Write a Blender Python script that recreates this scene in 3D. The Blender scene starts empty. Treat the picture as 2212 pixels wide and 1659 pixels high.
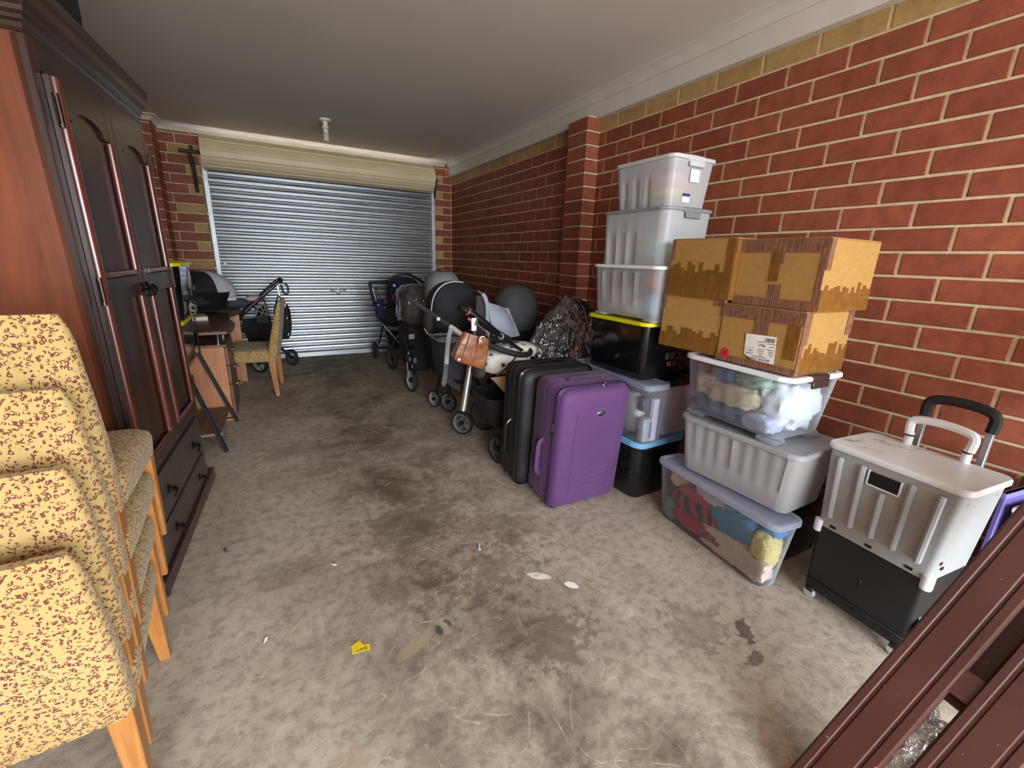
import bpy, bmesh, math, random
from math import sin, cos, pi, radians as rad
from mathutils import Vector as V, Matrix, noise as mn
rnd = random.Random(7)
C = bpy.context.scene.collection
sc = bpy.context.scene
# ---------------------------------------------------------------- camera
cd = bpy.data.cameras.new('camera'); cam = bpy.data.objects.new('camera', cd); C.objects.link(cam)
cd.sensor_width = 36.0; cd.lens = 937.3 * 36 / 2212; cd.clip_start = .02
yw, pt, rl = rad(29.161), rad(15.967), rad(-1.9286)
f0 = V((sin(yw)*cos(pt), cos(yw)*cos(pt), -sin(pt))); r0 = V((cos(yw), -sin(yw), 0)); d0 = f0.cross(r0)
cr = cos(rl)*r0 + sin(rl)*d0; cdn = -sin(rl)*r0 + cos(rl)*d0
m = Matrix((cr, -cdn, -f0)).transposed().to_4x4(); m.translation = (0, 0, 1.3224)
cam.matrix_world = m; sc.camera = cam
# ---------------------------------------------------------------- world, daylight through the open front, exposure
w = bpy.data.worlds.new('sky'); sc.world = w; w.use_nodes = True
nt = w.node_tree; bg = nt.nodes['Background']
tc = nt.nodes.new('ShaderNodeTexCoord'); sep = nt.nodes.new('ShaderNodeSeparateXYZ'); cr_ = nt.nodes.new('ShaderNodeValToRGB')
nt.links.new(tc.outputs['Generated'], sep.inputs[0]); nt.links.new(sep.outputs['Z'], cr_.inputs[0]); nt.links.new(cr_.outputs[0], bg.inputs[0])
cr_.color_ramp.elements[0].position = 0.0; cr_.color_ramp.elements[0].color = (.88, .945, 1, 1)
cr_.color_ramp.elements[1].position = 1.0; cr_.color_ramp.elements[1].color = (.58, .66, .76, 1)
bg.inputs[1].default_value = 8.5
def area(name, loc, rot, sx, sy, power, portal=False, col=(1, 1, 1)):
    l = bpy.data.lights.new(name, 'AREA'); l.shape = 'RECTANGLE'; l.size = sx; l.size_y = sy; l.energy = power; l.color = col
    if portal: l.cycles.is_portal = True
    o = bpy.data.objects.new(name, l); C.objects.link(o); o.location = loc; o.rotation_euler = rot; return o
area('sky_portal', (.68, -2.45, 1.22), (rad(90), 0, 0), 3.4, 2.44, 1, portal=True)
sc.view_settings.view_transform = 'Standard'; sc.view_settings.look = 'None'
sc.view_settings.gamma = 1.0; sc.view_settings.use_curve_mapping = False
sc.view_settings.exposure = 1.12
sc.cycles.max_bounces = 10; sc.cycles.diffuse_bounces = 5; sc.cycles.transparent_max_bounces = 16; sc.cycles.sample_clamp_indirect = 6
sc.cycles.caustics_reflective = False; sc.cycles.caustics_refractive = False
# ---------------------------------------------------------------- materials
def L(c):
    return tuple((x/255/12.92 if x/255 <= .04045 else ((x/255+.055)/1.055)**2.4) for x in c) + (1,)
class N:
    def __init__(s, name):
        s.m = bpy.data.materials.new(name); s.m.use_nodes = True; s.t = s.m.node_tree
        s.b = s.t.nodes['Principled BSDF']; s.out = s.t.nodes['Material Output']
    def n(s, typ, **k):
        o = s.t.nodes.new('ShaderNode' + typ)
        for a, v in k.items():
            if a.startswith('i_'): o.inputs[a[2:].replace('_', ' ')].default_value = v
            elif a[0] == 'I' and a[1:].isdigit(): o.inputs[int(a[1:])].default_value = v
            else: setattr(o, a, v)
        return o
    def l(s, a, b): s.t.links.new(a, b)
    def coord(s, which='Object', scale=1, rand=False):
        c = s.n('TexCoord'); mp = s.n('Mapping'); s.l(c.outputs[which], mp.inputs[0])
        mp.inputs['Scale'].default_value = scale if hasattr(scale, '__len__') else (scale,)*3
        if rand:
            oi = s.n('ObjectInfo'); mu = s.n('Math', operation='MULTIPLY', I1=37.0); s.l(oi.outputs['Random'], mu.inputs[0])
            cb = s.n('CombineXYZ'); s.l(mu.outputs[0], cb.inputs[0]); s.l(mu.outputs[0], cb.inputs[1]); s.l(cb.outputs[0], mp.inputs['Location'])
        return mp.outputs[0]
    def noise(s, co, scale, detail=4, rough=.55, dist=0):
        o = s.n('TexNoise', i_Scale=scale, i_Detail=detail, i_Roughness=rough, i_Distortion=dist); s.l(co, o.inputs['Vector']); return o.outputs[0]
    def ramp(s, src, *stops):
        r = s.n('ValToRGB'); e = r.color_ramp.elements
        while len(e) < len(stops): e.new(.5)
        for i, (p, c) in enumerate(stops):
            e[i].position = p; e[i].color = c if len(c) == 4 else L(c)
        s.l(src, r.inputs[0]); return r.outputs[0]
    def mix(s, f, a, b, mode='MIX'):
        o = s.n('Mix', data_type='RGBA', blend_type=mode)
        for v, i in ((f, 0), (a, 6), (b, 7)):
            if isinstance(v, (int, float)): o.inputs[i].default_value = v
            elif isinstance(v, tuple): o.inputs[i].default_value = v if len(v) == 4 else L(v)
            else: s.l(v, o.inputs[i])
        return o.outputs[2]
    def math(s, op, a, b=0.0, c=None):
        o = s.n('Math', operation=op)
        for i, v in enumerate((a, b) if c is None else (a, b, c)):
            if isinstance(v, (int, float)): o.inputs[i].default_value = v
            else: s.l(v, o.inputs[i])
        return o.outputs[0]
    def bump(s, h, st=.3, dist=.01):
        o = s.n('Bump', i_Strength=st, i_Distance=dist); s.l(h, o.inputs['Height']); s.l(o.outputs[0], s.b.inputs['Normal'])
    def base(s, c):
        if isinstance(c, tuple): s.b.inputs['Base Color'].default_value = c if len(c) == 4 else L(c)
        else: s.l(c, s.b.inputs['Base Color'])
    def set(s, **k):
        for a, v in k.items(): s.b.inputs[a.replace('_', ' ')].default_value = v
BW = ((0, 0, 0, 1), (1, 1, 1, 1))
MC = {}
def mat(name, rgb, rough=.6, metal=0, var=.12, vs=9, bump=0, bs=60, rand=0, spec=.5, coat=0, sheen=0):
    if name in MC: return MC[name]
    a = N(name); co = a.coord(rand=rand > 0); nz = a.noise(co, vs)
    lo = tuple(max(0, x*(1-var)) for x in L(rgb)[:3]) + (1,); hi = tuple(min(1, x*(1+var)) for x in L(rgb)[:3]) + (1,)
    col = a.ramp(nz, (.3, lo), (.7, hi))
    if rand:
        oi = a.n('ObjectInfo'); hs = a.n('HueSaturation'); a.l(col, hs.inputs['Color'])
        a.l(a.math('MULTIPLY_ADD', oi.outputs['Random'], rand, 1 - rand/2), hs.inputs['Value']); col = hs.outputs[0]
    a.base(col); a.set(Roughness=rough, Metallic=metal, Specular_IOR_Level=spec, Coat_Weight=coat, Sheen_Weight=sheen)
    if bump: a.bump(a.noise(co, bs, 3), bump, .004)
    MC[name] = a.m; return a.m
def plastic(name, rgb, clear=.3, rough=.35, tint=None):
    """thin translucent plastic sheet: part see-through, part scattering"""
    if name in MC: return MC[name]
    a = N(name); co = a.coord(); nz = a.noise(co, 7, 3)
    a.base(a.ramp(nz, (.3, tuple(x*.92 for x in L(rgb)[:3])+(1,)), (.7, L(rgb)))); a.set(Roughness=rough)
    tl = a.n('BsdfTranslucent'); tl.inputs[0].default_value = L(rgb)
    tr = a.n('BsdfTransparent'); tr.inputs[0].default_value = L(tint or (240, 242, 246))
    m1 = a.n('MixShader', I0=.45); a.l(a.b.outputs[0], m1.inputs[1]); a.l(tl.outputs[0], m1.inputs[2])
    fr = a.n('Fresnel', i_IOR=1.4); k = a.math('SUBTRACT', clear, a.math('MULTIPLY', fr.outputs[0], clear*.9))
    m2 = a.n('MixShader'); a.l(k, m2.inputs[0]); a.l(m1.outputs[0], m2.inputs[1]); a.l(tr.outputs[0], m2.inputs[2])
    a.l(m2.outputs[0], a.out.inputs[0]); MC[name] = a.m; return a.m
# ---------------------------------------------------------------- mesh helpers
def new(): return bmesh.new()
def box(bm, x0, x1, y0, y1, z0, z1, bev=0, M=None, seg=1):
    vs = [bm.verts.new((x, y, z)) for z in (z0, z1) for y in (y0, y1) for x in (x0, x1)]
    fs = [bm.faces.new([vs[i] for i in q]) for q in ((0, 2, 3, 1), (4, 5, 7, 6), (0, 1, 5, 4), (2, 6, 7, 3), (0, 4, 6, 2), (1, 3, 7, 5))]
    if bev:
        r = bmesh.ops.bevel(bm, geom=list({e for f in fs for e in f.edges}), offset=bev, segments=seg, affect='EDGES', profile=.6)
        vs = list({v for f in r['faces'] for v in f.verts} | {v for v in vs if v.is_valid})
    if M is not None: bmesh.ops.transform(bm, matrix=M, verts=vs)
    return vs
def T(x=0, y=0, z=0, rx=0, ry=0, rz=0):
    return Matrix.Translation((x, y, z)) @ Matrix.Rotation(rz, 4, 'Z') @ Matrix.Rotation(ry, 4, 'Y') @ Matrix.Rotation(rx, 4, 'X')
def frame_to(a, b):
    a, b = V(a), V(b); d = (b-a).normalized(); up = V((0, 0, 1)) if abs(d.z) < .95 else V((0, 1, 0))
    x = up.cross(d).normalized(); y = d.cross(x)
    m = Matrix((x, y, d)).transposed().to_4x4(); m.translation = a; return m
def loft(bm, rings, cap0=True, cap1=True, closed=True):
    R = [[bm.verts.new(p) for p in r] for r in rings]; n = len(R[0])
    for a, b in zip(R, R[1:]):
        for i in range(n if closed else n-1):
            j = (i+1) % n
            try: bm.faces.new((a[i], a[j], b[j], b[i]))
            except ValueError: pass
    if cap0: bm.faces.new(list(reversed(R[0])))
    if cap1: bm.faces.new(R[-1])
    return R
def rr(w, l, r, z=0, cx=0, cy=0, n=4):
    """rounded rectangle ring, counter-clockwise"""
    r = min(r, w/2-1e-4, l/2-1e-4); P = []
    for sx, sy, a0 in ((1, -1, -pi/2), (1, 1, 0), (-1, 1, pi/2), (-1, -1, pi)):
        for i in range(n+1):
            a = a0 + pi/2*i/n
            P.append(V((cx + sx*(w/2-r) + r*cos(a), cy + sy*(l/2-r) + r*sin(a), z)))
    return P
def rbox(bm, w, l, h, r, e=.01, M=None, z0=0, n=4, k=3):
    """box with rounded vertical corners (r) and softened top and bottom edges (e)"""
    rings = [rr(w-2*e*(1-sin(pi/2*i/k)), l-2*e*(1-sin(pi/2*i/k)), r, z0+e*(1-cos(pi/2*i/k)), n=n) for i in range(k+1)]
    rings += [rr(w-2*e*(1-cos(pi/2*i/k)), l-2*e*(1-cos(pi/2*i/k)), r, z0+h-e+e*sin(pi/2*i/k), n=n) for i in range(k+1)]
    if M is not None: rings = [[M @ p for p in q] for q in rings]
    loft(bm, rings)
def tube(bm, pts, r, n=8, closed=False, cap=True, sx=1, sy=1):
    pts = [V(p) for p in pts]; k = len(pts); rs = r if hasattr(r, '__len__') else [r]*k
    up = None; rings = []
    for i, p in enumerate(pts):
        a = pts[(i-1) % k] if (closed or i) else p; b = pts[(i+1) % k] if (closed or i < k-1) else p
        d = (b-a).normalized()
        if up is None:
            up = V((0, 0, 1)) if abs(d.z) < .9 else V((0, 1, 0))
        x = up.cross(d)
        if x.length < 1e-4: x = V((1, 0, 0)).cross(d)
        x.normalize(); y = d.cross(x); up = y
        rings.append([p + rs[i]*(sx*cos(2*pi*j/n)*x + sy*sin(2*pi*j/n)*y) for j in range(n)])
    if closed: loft(bm, rings + [rings[0]], False, False); bmesh.ops.remove_doubles(bm, verts=bm.verts, dist=1e-6)
    else: loft(bm, rings, cap, cap)
def bez(pts, n=6, closed=False):
    """Catmull-Rom through the points"""
    P = [V(p) for p in pts]; out = []; k = len(P)
    for i in range(k if closed else k-1):
        g = (lambda j: P[j % k]) if closed else (lambda j: P[max(0, min(k-1, j))])
        a, b, c, d = g(i-1), g(i), g(i+1), g(i+2)
        for s in range(n):
            t = s/n; out.append(.5*(2*b + (c-a)*t + (2*a-5*b+4*c-d)*t*t + (3*b-a-3*c+d)*t**3))
    if not closed: out.append(P[-1])
    return out
def lathe(bm, prof, n=20, M=None):
    rings = [[V((r*cos(2*pi*i/n), r*sin(2*pi*i/n), z)) for i in range(n)] for r, z in prof]
    if M is not None: rings = [[M @ p for p in q] for q in rings]
    loft(bm, rings)
def prism(bm, pts, z0, z1, M=None):
    a = [V((x, y, z0)) for x, y in pts]; b = [V((x, y, z1)) for x, y in pts]
    if M is not None: a = [M @ p for p in a]; b = [M @ p for p in b]
    loft(bm, [a, b])
def blob(bm, c, s, seed=0, amp=.18, fr=2.2, n=16, m=10, p=.75, M=None, floor=None):
    """lumpy soft heap (superellipsoid with folds)"""
    sg = lambda v, q: math.copysign(abs(v)**q, v); rings = []; top = bot = None; vs = []
    for i in range(1, m):
        th = -pi/2 + pi*i/m; r = []
        for j in range(n):
            ph = 2*pi*j/n; u = V((sg(cos(th), p)*sg(cos(ph), p), sg(cos(th), p)*sg(sin(ph), p), sg(sin(th), p)))
            k = 1 + amp*mn.noise(u*fr + V((seed*7.3, seed*3.1, seed))) + amp*.5*mn.noise(u*fr*2.7 + V((seed, 9, 2)))
            q = V((c[0]+u.x*s[0]*k, c[1]+u.y*s[1]*k, c[2]+u.z*s[2]*k))
            if floor is not None: q.z = max(q.z, floor)
            r.append(M @ q if M is not None else q)
        rings.append(r)
    loft(bm, rings)
def obj(name, bm, m, parent=None, loc=None, rot=None, smooth=40):
    bmesh.ops.recalc_face_normals(bm, faces=bm.faces)
    me = bpy.data.meshes.new(name); bm.to_mesh(me); bm.free()
    if smooth:
        me.polygons.foreach_set('use_smooth', [True]*len(me.polygons)); me.set_sharp_from_angle(angle=rad(smooth))
    if m is not None: me.materials.append(m)
    o = bpy.data.objects.new(name, me); C.objects.link(o)
    if parent is not None: o.parent = parent
    if loc: o.location = loc
    if rot: o.rotation_euler = rot
    return o
def tag(o, label, cat, group=None):
    o['label'] = label; o['category'] = cat
    if group: o['group'] = group
    return o
def thing(name, label, cat, loc=(0, 0, 0), rz=0, group=None, rot=None):
    o = bpy.data.objects.new(name, None); C.objects.link(o); o.location = loc; o.rotation_euler = rot or (0, 0, rz)
    o.empty_display_size = .1
    return tag(o, label, cat, group)
def struct(name, bm, m, parent=None, smooth=40):
    o = obj(name, bm, m, parent, smooth=smooth)
    if parent is None: o['kind'] = 'structure'
    return o
def text(name, s, size, m, parent, M, depth=.0006, align='CENTER'):
    cu = bpy.data.curves.new(name, 'FONT'); cu.body = s; cu.size = size; cu.extrude = depth; cu.align_x = align; cu.align_y = 'CENTER'; cu.resolution_u = 2
    q = bpy.data.objects.new(name + '_curve', cu); C.objects.link(q); dg = bpy.context.evaluated_depsgraph_get()
    me = bpy.data.meshes.new_from_object(q.evaluated_get(dg)); bpy.data.objects.remove(q); me.name = name
    me.materials.clear(); me.materials.append(m); me.transform(M)
    o = bpy.data.objects.new(name, me); C.objects.link(o); o.parent = parent; return o
def dup(root, loc, rot, label):
    """a copy of a thing with copies of its parts and sub-parts"""
    r = root.copy(); C.objects.link(r); r.location = loc; r.rotation_euler = rot; r['label'] = label
    for ch in list(root.children):
        c = ch.copy(); C.objects.link(c); c.parent = r
        for g in ch.children:
            d = g.copy(); C.objects.link(d); d.parent = c
    return r
# ================================================================ SETTING
RX, BY, CZ, LX, FY = 2.414, 6.28, 2.576, -1.06, -2.4
CO, LN = .0998, .2784                         # brick course height and brick length with joint
def floor_mat():
    a = N('stained_concrete'); g = a.n('NewGeometry'); co = g.outputs['Position']
    n1 = a.noise(co, 1.3, 8, .62, .6); n2 = a.noise(co, 3.2, 10, .72, .3); n3 = a.noise(co, 22, 10, .72); n4 = a.noise(co, 150, 3, .7)
    c = a.ramp(n1, (.34, (132, 114, 92)), (.46, (158, 142, 120)), (.56, (178, 165, 145)), (.68, (198, 189, 174)))
    c = a.mix(.8, c, a.ramp(n2, (.30, (130, 112, 90)), (.45, (178, 164, 144)), (.55, (206, 196, 180)), (.70, (236, 230, 220))), 'MULTIPLY')
    c = a.mix(.50, c, (216, 206, 190), 'SCREEN')
    c = a.mix(a.ramp(n3, (.40, BW[0]), (.54, BW[1])), a.mix(.34, c, (74, 58, 42)), c)
    c = a.mix(a.math('MULTIPLY', a.ramp(n3, (.58, BW[0]), (.70, BW[1])), .45), c, (206, 196, 178))
    c = a.mix(a.math('MULTIPLY', a.ramp(n4, (.60, BW[0]), (.72, BW[1])), .5), c, (206, 196, 178))
    # dark traffic stain along the middle of the bay, paler towards the edges
    sp = a.n('SeparateXYZ'); a.l(co, sp.inputs[0])
    d = a.math('ABSOLUTE', a.math('SUBTRACT', sp.outputs[0], a.math('MULTIPLY_ADD', n1, 1.6, -.20)))
    st = a.ramp(d, (.05, BW[1]), (.80, BW[0]))
    c = a.mix(a.math('MULTIPLY', a.math('MULTIPLY', st, a.ramp(n2, (.40, BW[1]), (.70, BW[0]))), .95), c, a.mix(.8, c, (110, 88, 62), 'MULTIPLY'))
    # scratches: thin bands of stretched noise in several directions
    for ang, sc_, seed in ((.4, 2.2, 1), (1.9, 1.8, 5), (2.7, 2.8, 9), (1.2, 3.4, 13), (.9, 4.6, 21)):
        mp = a.n('Mapping'); a.l(co, mp.inputs[0]); mp.inputs['Rotation'].default_value = (0, 0, ang); mp.inputs['Location'].default_value = (seed, seed*2, 0)
        q = a.noise(mp.outputs[0], sc_, 1, .4, .8); s_ = a.math('ABSOLUTE', a.math('SUBTRACT', q, .5))
        k = a.math('MULTIPLY', a.ramp(s_, (.0, BW[1]), (.004, BW[0])), a.ramp(a.noise(mp.outputs[0], 9, 4), (.5, BW[0]), (.62, BW[1])))
        c = a.mix(a.math('MULTIPLY', k, .6), c, (214, 203, 182))
    # paint and oil marks with a shape of their own
    def mark(x, y, rx, ry, col, f, ang=0, ed=.5):
        nonlocal c
        mp = a.n('Mapping'); a.l(co, mp.inputs[0]); mp.vector_type = 'TEXTURE'
        mp.inputs['Location'].default_value = (x, y, 0); mp.inputs['Rotation'].default_value = (0, 0, ang); mp.inputs['Scale'].default_value = (rx, ry, 1)
        ln = a.n('VectorMath', operation='LENGTH'); a.l(mp.outputs[0], ln.inputs[0])
        dd = a.math('ADD', ln.outputs['Value'], a.math('ADD', a.math('MULTIPLY_ADD', n3, 3.2*ed, -1.6*ed), a.math('MULTIPLY_ADD', n2, 1.6*ed, -.8*ed)))
        c = a.mix(a.math('MULTIPLY', a.ramp(dd, (.72, BW[1]), (.95, BW[0])), f), c, col)
    for q in MARKS: mark(*q)
    a.base(c); a.l(a.ramp(n2, (.3, (.62,)*3+(1,)), (.7, (.85,)*3+(1,))), a.b.inputs['Roughness'])
    a.set(Specular_IOR_Level=.3)
    a.bump(a.math('ADD', n4, a.math('MULTIPLY', n3, 1.5)), .25, .004)
    return a.m
# x, y, rx, ry, colour, strength, angle, raggedness  (floor marks)
MARKS = [(.90, 1.32, .06, .025, (240, 236, 224), .95, -.7, .6), (1.00, 1.21, .035, .018, (246, 244, 238), 1.0, -1.0, .6), (.86, 1.42, .04, .03, (176, 166, 140), .6, .2, .9),
         (.42, 1.24, .016, .035, (62, 72, 66), .85, .1, .5), (.46, 1.26, .012, .03, (62, 72, 66), .8, .3, .5), (.33, 1.22, .09, .03, (168, 152, 122), .7, .5, .6),
         (.05, .92, .07, .07, (176, 160, 138), .6, 0, .7), (1.3, .83, .13, .12, (112, 100, 84), .3, 0, 1.2), (1.45, .72, .06, .03, (58, 50, 44), .7, .8, .9),
         (1.36, .62, .05, .025, (58, 50, 44), .6, .2, .9), (.78, 1.0, .16, .10, (92, 80, 66), .4, .3, 1.7), (.55, 1.95, .35, .22, (112, 100, 86), .35, .6, 1.6), (.75, 1.45, .3, .16, (96, 84, 68), .35, .3, 1.7),
         (1.05, 2.0, .10, .05, (176, 164, 142), .5, .4, .8), (.2, 5.3, .5, .06, (84, 80, 74), .5, .05, .7)]
bm = new(); box(bm, LX-.2, RX+.2, FY-.25, BY+.3, -.12, 0); struct('floor', bm, floor_mat(), smooth=0)
dm = mat('driveway_concrete', (176, 172, 164), .9, var=.2, vs=3, bump=.3)
bm = new(); box(bm, -9, 10, -14, FY-.25, -.16, -.04); struct('ground', bm, dm, smooth=0)
cm = mat('ceiling_paint', (230, 225, 217), .85, var=.03, vs=2, bump=.1, bs=14)
bm = new(); box(bm, LX-.2, RX+.2, FY-.25, BY+.3, CZ, CZ+.1); struct('ceiling', bm, cm, smooth=0)
# --- brick materials
def brick_mat(name, lo, hi, dark):
    a = N(name); co = a.coord(rand=True); oi = a.n('ObjectInfo')
    at = a.n('Attribute', attribute_name='bv'); rv = a.math('FRACT', a.math('ADD', oi.outputs['Random'], at.outputs['Fac']))
    c = a.mix(rv, lo, hi); n1 = a.noise(co, 16, 5, .6); n2 = a.noise(co, 120, 3, .6)
    c = a.mix(a.ramp(n1, (.35, BW[1]), (.6, BW[0])), c, a.mix(.5, c, dark))
    c = a.mix(a.math('MULTIPLY', a.ramp(n2, (.66, BW[0]), (.74, BW[1])), .5), c, (214, 160, 130))
    c = a.mix(a.math('MULTIPLY', a.ramp(a.noise(co, 60, 2), (.66, BW[0]), (.72, BW[1])), .5), c, dark)
    a.base(c); a.set(Roughness=.55, Specular_IOR_Level=.35); a.bump(a.math('ADD', n1, a.math('MULTIPLY', n2, .4)), .25, .004); return a.m
red = brick_mat('red_brick', (138, 72, 52), (158, 87, 63), (106, 53, 39)); cream = brick_mat('cream_brick', (176, 142, 90), (190, 158, 106), (140, 108, 66))
mortar = mat('mortar', (206, 188, 148), .95, var=.16, vs=22, bump=.5, bs=90)
BMESH = {}
def brick_mesh(ln, wall):
    """bevelled brick face, long axis +Y, face towards -X (wall right) or along X facing -Y; 3 jittered versions, data shared"""
    k = (round(ln, 3), wall, rnd.randrange(3))
    if k in BMESH: return BMESH[k]
    bm = new(); h = CO - .0115; j = lambda s=.0012: rnd.uniform(-s, s); rings = []
    for dx, ins in ((.012, 0), (.0035, 0), (0, .0035)):
        rings.append([V((dx + j(.0004), sy*(ln/2-ins) + (j() if dx < .01 else 0), sz*(h/2-ins) + (j() if dx < .01 else 0))) for sy, sz in ((-1, -1), (1, -1), (1, 1), (-1, 1))])
    loft(bm, rings, cap0=False)
    if wall == 'back': bmesh.ops.transform(bm, matrix=Matrix.Rotation(rad(-90), 4, 'Z') @ Matrix.Scale(-1, 4, V((1, 0, 0))), verts=bm.verts) if False else bmesh.ops.transform(bm, matrix=Matrix.Rotation(rad(90), 4, 'Z'), verts=bm.verts)
    bmesh.ops.recalc_face_normals(bm, faces=bm.faces)
    f = bm.faces; me = bpy.data.meshes.new('brick'); bm.to_mesh(me); bm.free(); BMESH[k] = me; return me
def place_bricks(parent, specs, limit=300):
    """specs: (priority, length, wall, (x, y, z), material); the biggest in the picture are objects, the rest one joined part"""
    specs.sort(key=lambda s: s[0]); rest = new()
    lay = rest.verts.layers.float.new('bv')
    for i, (_, ln, wl, p, mt) in enumerate(specs):
        me = brick_mesh(ln, wl)
        if i < limit:
            key = (me.name, mt.name); m2 = BMESH.get(key)
            if m2 is None:
                m2 = me.copy(); m2.name = 'brick'; m2.materials.append(mt); BMESH[key] = m2
            o = bpy.data.objects.new('brick', m2); C.objects.link(o); o.parent = parent; o.location = p
        else:
            n0 = len(rest.verts); rest.from_mesh(me); rest.verts.ensure_lookup_table(); v = rnd.random()
            for q in rest.verts[n0:]: q.co += V(p); q[lay] = v
            f0_ = len(rest.faces)
            if mt is cream:
                rest.faces.ensure_lookup_table()
                for f in rest.faces[-9:]: f.material_index = 1
    if len(rest.verts):
        o = obj('distant_bricks', rest, red, parent, smooth=0); o.data.materials.append(cream); o['kind'] = 'stuff'
    else: rest.free()
# --- right wall
Z0 = 2.306                                   # bed joint under the cream course
OFF = [x*1.16 for x in (.878, .998, .875, 1.015, .889, .775, .658, .541, .653, .548, .659, .544, .43, .546, .428, .556, .682, .797)]
bm = new(); box(bm, RX+.005, RX+.2, FY-.25, BY+.2, -.1, CZ+.05); wr = struct('wall_right', bm, mortar, smooth=0)
sp_ = []
for c in range(-1, 24):
    zc = Z0 - CO*(c-.5)
    off = OFF[c-1] if 1 <= c <= 18 else (1.162 if c == 0 else OFF[10] + (LN/2 if c % 2 else 0) + rnd.uniform(-.02, .02))
    h = zc
    if zc < .05: continue
    for n in range(-10, 22):
        y0 = off + n*LN; y1 = y0 + LN
        a, b = max(y0 + .0057, FY-.2), min(y1 - .0057, BY - .004)
        if 3.03 < a < 3.30 and b < 3.31: continue
        if b - a < .03: continue
        cy = (a+b)/2; pr = (cy*cy + 4)*.5 + (99 if cy < .15 else 0) + (30 if zc < .6 else 0)
        sp_.append((pr, round(b-a, 3), 'right', (RX, cy, zc), cream if c == 0 else red))
place_bricks(wr, sp_)
# --- brick pier on the right wall: one thing, each course a brick
pm_ = new(); box(pm_, 2.29, RX+.01, 3.045, 3.285, 0, 2.41); wp = struct('pillar_right', pm_, mortar, smooth=0)
for c in range(0, 24):
    zc = Z0 - CO*(c-.5)
    if zc < .05: continue
    b = new(); j = lambda: rnd.uniform(-.0012, .0012)
    box(b, 2.284+j(), 2.413, 3.038+j(), 3.291+j(), zc-.0442, zc+.0442, .003); o = obj('brick', b, red, wp, smooth=0)
# --- back wall in three pieces of one mesh
DX0, DX1, DTOP = -.475, 2.105, 2.36
bm = new(); box(bm, LX-.2, DX0, BY+.005, BY+.2, -.1, CZ+.05); box(bm, DX1, RX+.2, BY+.005, BY+.2, -.1, CZ+.05); box(bm, DX0, DX1, BY+.005, BY+.2, DTOP, CZ+.05)
wb = struct('wall_back', bm, mortar, smooth=0); sp_ = []
PX = -.858
for c in range(-2, 24):
    zc = Z0 - CO*(c-.5)
    if zc < .05 or zc > CZ: continue
    if zc > DTOP+.02:
        x = PX - (LN/2 if c % 2 else 0)
        while x < RX:
            a, b = max(x+.0057, PX), min(x+LN-.0057, RX-.004)
            if b-a > .03: sp_.append((zc, round(b-a, 3), 'back', ((a+b)/2, BY, zc), red))
            x += LN
        continue
    if c % 2: left = [(PX, PX+.04, red), (PX+.05, -.53, red), (-.52, DX0-.002, cream)]; right = [(DX1, 2.16, cream), (2.168, RX-.005, red)]
    else: left = [(PX, PX+.2, red), (PX+.21, -.478, cream)]; right = [(DX1, 2.275, cream), (2.284, RX-.005, red)]
    if c % 6 == 0: left = [(PX, PX+.06, red), (PX+.07, -.478, cream)]
    if c > 15 and c % 2 == 0: left = [(PX, PX+.2, red), (PX+.21, -.59, red), (-.58, -.478, cream)]
    for a, b, mt in left + right: sp_.append((zc, round(b-a, 3), 'back', ((a+b)/2, BY, zc), mt))
place_bricks(wb, sp_)
# --- left wall (behind the wardrobe) and its pier by the corner
def tex_brick(name):
    a = N(name); co = a.coord(); mp = a.n('Mapping'); a.l(co, mp.inputs[0]); mp.inputs['Rotation'].default_value = (0, rad(-90), rad(-90)) if False else (0, 0, 0)
    sx = a.n('SeparateXYZ'); a.l(co, sx.inputs[0]); cx_ = a.n('CombineXYZ'); a.l(sx.outputs[1], cx_.inputs[0]); a.l(sx.outputs[2], cx_.inputs[1]); a.l(cx_.outputs[0], mp.inputs[0])
    b = a.n('TexBrick', i_Scale=1.0, i_Mortar_Size=.0055, i_Brick_Width=LN, i_Row_Height=CO); a.l(mp.outputs[0], b.inputs['Vector'])
    b.inputs['Color1'].default_value = L((120, 56, 42)); b.inputs['Color2'].default_value = L((140, 70, 52)); b.inputs['Mortar'].default_value = L((206, 188, 148))
    a.base(b.outputs[0]); a.set(Roughness=.7); return a.m
bm = new(); box(bm, LX-.2, LX, FY-.25, BY+.2, -.1, CZ+.05); wl = struct('wall_left', bm, tex_brick('left_brickwork'), smooth=0)
bm = new(); box(bm, LX-.01, PX-.006, 5.956, BY+.01, 0, CZ); pl = struct('pillar_left', bm, mortar, smooth=0)
for c in range(-2, 24):
    zc = Z0 - CO*(c-.5)
    if zc < .05 or zc > CZ: continue
    b = new(); j = lambda: rnd.uniform(-.001, .001)
    box(b, LX+.002, PX+j(), 5.95+j(), BY-.004, zc-.0442, zc+.0442, .003); obj('brick', b, red, pl, smooth=0)
# --- front reveal beside the open door (behind the camera)
wf = mat('front_wall_render', (196, 188, 176), .9)
bm = new(); box(bm, LX-.2, RX+.2, FY-.25, FY-.05, 2.46, CZ+.05); box(bm, LX-.2, LX+.06, FY-.25, FY-.05, -.1, 2.46); box(bm, RX-.06, RX+.2, FY-.25, FY-.05, -.1, 2.46)
struct('wall_front', bm, wf, smooth=0)
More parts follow.
